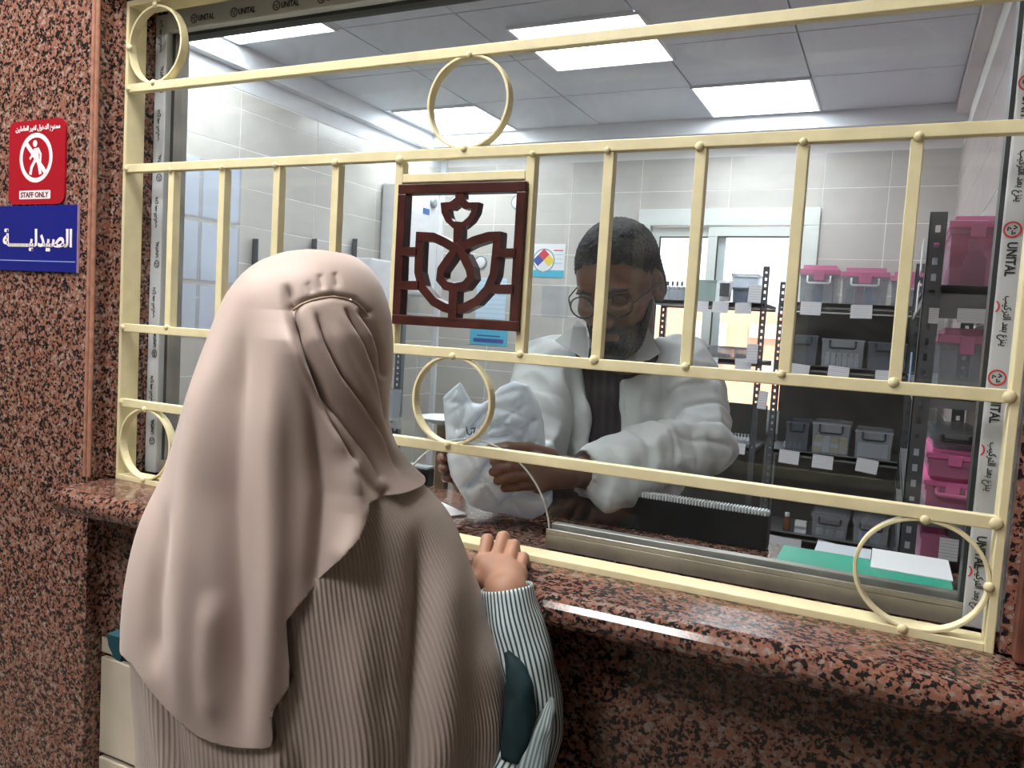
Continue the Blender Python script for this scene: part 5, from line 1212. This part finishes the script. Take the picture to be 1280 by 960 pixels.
# shirt and trousers
vs = Vol(np.array([.45, .30, -.62]), np.array([1.1, .95, .36]), .006)
vs.cap(NB + [0, 0, -.02], CH, .072, .11, .03); vs.cap(SHR, SHL, .052, .052, .03); vs.ell(CH, (.163, .098, .18), RB, .03); vs.ell(BE, (.162, .102, .18), RB, .04)
vs.ell(PM(0, .02, -.12) + .02 * FW * 0, (.05, .05, .055), RM, .012, 'sub')
V, F = vs.mesh(); o = net_obj('shirt', [(V, F)], M_SHIRT, mn, 1)
me = o.data; ul = me.uv_layers.new(name='UVMap'); co = np.zeros(len(me.vertices) * 3); me.vertices.foreach_get('co', co); co = co.reshape(-1, 3)
li = np.zeros(len(me.loops), dtype=np.int32); me.loops.foreach_get('vertex_index', li); uvv = np.stack([(co @ RB[0]) * 60, co[:, 2] * 60], -1); ul.data.foreach_set('uv', uvv[li].astype(np.float32).ravel())
for k in range(5): 
    q = at(762 - k * .4, 482 + k * 24, 1.545 - .002 * k); 
vp = Vol(np.array([.45, .40, FLOOR]), np.array([1.1, 1.0, -.28]), .008); vp.ell(HP, (.165, .115, .13), RB, .03)
for sg_ in (-1, 1): h_ = HP + sg_ * .085 * RB[0]; kn = h_ + np.array([0, 0, -.30]); an = np.array([kn[0], kn[1] + .03, FLOOR + .10]); vp.cap(h_, kn, .088, .066, .02); vp.cap(kn, an, .064, .055, .02)
net_obj('trousers', [vp.mesh()], mat('dark_trousers', (.03, .03, .035), .8), mn, 1)
# white coat, open at the front
vc = Vol(np.array([.35, .12, -.62]), np.array([1.2, 1.0, .38]), .0046)
vc.cap(NB + [0, .01, -.03], CH, .085, .125, .03); vc.cap(SHR, SHL, .066, .066, .03); vc.ell(CH, (.182, .118, .19), RB, .03); vc.ell(BE, (.185, .122, .2), RB, .04); vc.ell(HP, (.185, .13, .18), RB, .05)
vc.chain([SHL, EL], [.070, .062], .02); vc.chain([EL, at(815, 570, 1.45), at(742, 588, 1.385)], [.060, .055, .046], .014)
vc.chain([at(798, 588, 1.42), at(778, 606, 1.37), at(766, 626, 1.345)], [.046, .040, .020], .03)
vc.chain([SHR, ERm, at(600, 585, 1.44)], [.068, .058, .046], .02)
def camxy(X):
    q = (X - CAMLOC) @ CR.T; return 640 + FPX * q[..., 0] / q[..., 2], 480 + FPX * q[..., 1] / q[..., 2], q[..., 2]
def opening(X):          # the gap between the two coat fronts, widening to the collar
    p0, p1 = at(757, 470, 1.5), at(764, 580, 1.5); d_ = (p1 - p0); L_ = np.linalg.norm(d_); d_ = d_ / L_; t = (X - p0) @ d_; lat = (X - p0 - t[..., None] * d_) @ RB[0]
    w_ = np.interp(t, [-.16, -.02, .06, L_, L_ + .3], [.085, .042, .032, .034, .05]); dep = (X - CH) @ RB[1]
    fwd_arm = np.where(dep < -.165, .05, -1.0)       # leave the sleeve in front alone
    return np.maximum(np.maximum(np.abs(lat) - w_, dep + .02), fwd_arm)
vc.apply(opening, vc.lo, vc.lo + vc.h * vc.n, .006, 'sub')
vc.ell(PM(0, 0, -.10), (.075, .085, .10), RM, .012, 'sub')
# sleeve mouth
vc.cap(at(728, 590, 1.372), at(752, 590, 1.39), .036, .030, .006, 'sub')
V, F = vc.mesh()
def fold_noise(V):
    out = np.zeros(len(V))
    for i, p_ in enumerate(V):
        q = Vector((p_[0] * 9, p_[1] * 9, p_[2] * 5)); out[i] = noise.noise(q) * .012 + abs(noise.noise(q * 2.3 + Vector((5, 1, 2)))) * -.018 + .003 + noise.noise(q * 4.1) * .003
    return out
tmp = bpy.data.meshes.new('tmp'); tmp.from_pydata(V.tolist(), [], F.tolist()); tmp.update(); nn = np.zeros(len(V) * 3); tmp.vertices.foreach_get('normal', nn); nn = nn.reshape(-1, 3); bpy.data.meshes.remove(tmp)
def crease(V, p0, p1, cpt, rad, amp, k):
    d_ = (p1 - p0) / np.linalg.norm(p1 - p0); t = (V - cpt) @ d_; r_ = np.linalg.norm(V - cpt, axis=1)
    sk = (V - cpt) @ RB[0] * 9 + (V - cpt)[:, 2] * 14
    return -amp * (1 - np.abs(np.sin(t * k + 1.2 * np.sin(sk)))) ** 3 * np.exp(-(r_ / rad) ** 2)
cz = crease(V, SHL, EL, EL, .11, .014, 75) + crease(V, EL, WM, at(820, 575, 1.44), .09, .010, 60) + crease(V, SHR, ERm, ERm, .10, .012, 70) + crease(V, SHR, SHL, at(770, 560, 1.6), .14, .007, 45)
V = V + nn * (fold_noise(V) + .003 + cz)[:, None]
# creases where the sleeve bends at the elbow
sleeve_d = lambda p0, p1: None
coat = net_obj('coat', [(V, F)], M_COAT, mn, 1)
def flap(name, pix, m, parent, th=.0035):
    n = len(pix); f_ = [at(*p_) for p_ in pix]; bk = [at(p_[0], p_[1], p_[2] + th) for p_ in pix]
    return mesh_from(name, f_ + bk, [tuple(range(n)), tuple(range(2 * n - 1, n - 1, -1))] + [(i, n + i, n + (i + 1) % n, (i + 1) % n) for i in range(n)], m, parent)
flap('collar', [(722, 399, 1.60), (716, 408, 1.575), (693, 426, 1.558), (712, 437, 1.545), (729, 448, 1.540), (735, 449, 1.545), (737, 430, 1.56), (733, 410, 1.585)], M_COAT, coat)
flap('collar', [(800, 396, 1.60), (808, 405, 1.575), (818, 424, 1.562), (826, 441, 1.556), (812, 450, 1.548), (793, 453, 1.545), (781, 452, 1.55), (787, 432, 1.565), (794, 412, 1.59)], M_COAT, coat)
# ---------------------------------------------------------------- plastic bag he hands over
M_BAG = mat('pale_blue_plastic_bag', (.84, .90, .98), .22, trans=.3, var=.04, vscale=25, bump=1.0, bscale=28)
bg = empty('plastic_bag', at(620, 645, 1.34), 'crumpled pale blue plastic bag with handwriting held above the sill', 'bag')
outl = np.array([(553, 497), (562, 488), (576, 477), (583, 490), (590, 503), (601, 505), (612, 498), (624, 484), (642, 476), (660, 481), (672, 500), (680, 528), (682, 556), (676, 574), (668, 590), (676, 606), (691, 612), (690, 626), (680, 641), (664, 648), (648, 646), (630, 641), (606, 637), (588, 630), (576, 615), (563, 595), (557, 570), (556, 540)], float)
ZB = 1.335; OB = at(620, 565, ZB)
o2 = np.array([[(q[0] - 620) * ZB / FPX, -(q[1] - 565) * ZB / FPX] for q in outl])
RBAG = np.array([RT, -DN, FW])
hB = .0028; xs_ = np.arange(o2[:, 0].min() - .02, o2[:, 0].max() + .02, hB); ys_ = np.arange(o2[:, 1].min() - .02, o2[:, 1].max() + .02, hB); zs_ = np.arange(-.065, .065, hB)
GX, GY = np.meshgrid(xs_, ys_, indexing='ij'); d2 = np.full(GX.shape, 9.0); ins = np.zeros(GX.shape, bool)
for i in range(len(o2)):
    a, b_ = o2[i], o2[(i + 1) % len(o2)]; ab = b_ - a; t = np.clip(((GX - a[0]) * ab[0] + (GY - a[1]) * ab[1]) / (ab @ ab), 0, 1); d2 = np.minimum(d2, np.hypot(GX - a[0] - t * ab[0], GY - a[1] - t * ab[1]))
    c_ = ((a[1] > GY) != (b_[1] > GY)) & (GX < (b_[0] - a[0]) * (GY - a[1]) / (b_[1] - a[1] + 1e-12) + a[0]); ins ^= c_
sd = np.where(ins, -d2, d2)
Tk = .045 * np.sqrt(np.clip(-sd / .055, 0, 1)) + .002
cr1 = 0 * GX; rg = random.Random(3)
for _ in range(11):
    an_ = rg.uniform(0, math.pi); k_ = rg.uniform(14, 46); wv = GX * math.cos(an_) + GY * math.sin(an_); pv = -GX * math.sin(an_) + GY * math.cos(an_)
    cr1 += (1 - np.abs(np.sin(wv * k_ + rg.uniform(0, 6) + .9 * np.sin(pv * rg.uniform(15, 40) + rg.uniform(0, 6))))) ** 5 * rg.uniform(.007, .016) * (.5 + .5 * np.sin(pv * rg.uniform(10, 30) + rg.uniform(0, 6)))
cen = .012 * np.sin(GY * 20 + 1) + .006 * np.sin(GX * 40)
Tk = np.maximum(Tk - cr1 * np.clip(-sd / .02, 0, 1), .0022)
vbag = Vol((xs_[0], ys_[0], zs_[0]), (xs_[-1] - hB * .5, ys_[-1] - hB * .5, zs_[-1] - hB * .5), hB)
nz_ = vbag.n[2]; nx_, ny_ = vbag.n[0], vbag.n[1]
Zg = zs_[0] + hB * np.arange(nz_)
vbag.D = np.maximum(np.abs(Zg[None, None, :] - cen[:nx_, :ny_, None]) - Tk[:nx_, :ny_, None], sd[:nx_, :ny_, None]).astype(np.float32)
V, F = vbag.mesh(); V = OB + V @ RBAG
net_obj('bag_body', [(V, F)], M_BAG, bg, 1)
def on_bag(u, v):
    du, dv, dz = camxy(V); m = np.hypot(du - u, dv - v) < 5
    return at(u, v, (dz[m].min() if m.any() else ZB - .04) - .0015)
M_INK = mat('blue_black_ink', (.01, .015, .05), .5)
def zzp(x, y): return 480 + x * .25, 440 + y * .25
b = MB()
for line in ([(412, 374), (414, 392), (419, 409), (428, 414), (437, 408), (440, 398)], [(434, 386), (446, 381), (456, 380), (452, 392), (448, 405)], [(399, 430), (401, 433)]):
    b.tube([on_bag(*zzp(*q)) for q in line], .0012, 6)
b.build('handwriting', M_INK, bg)
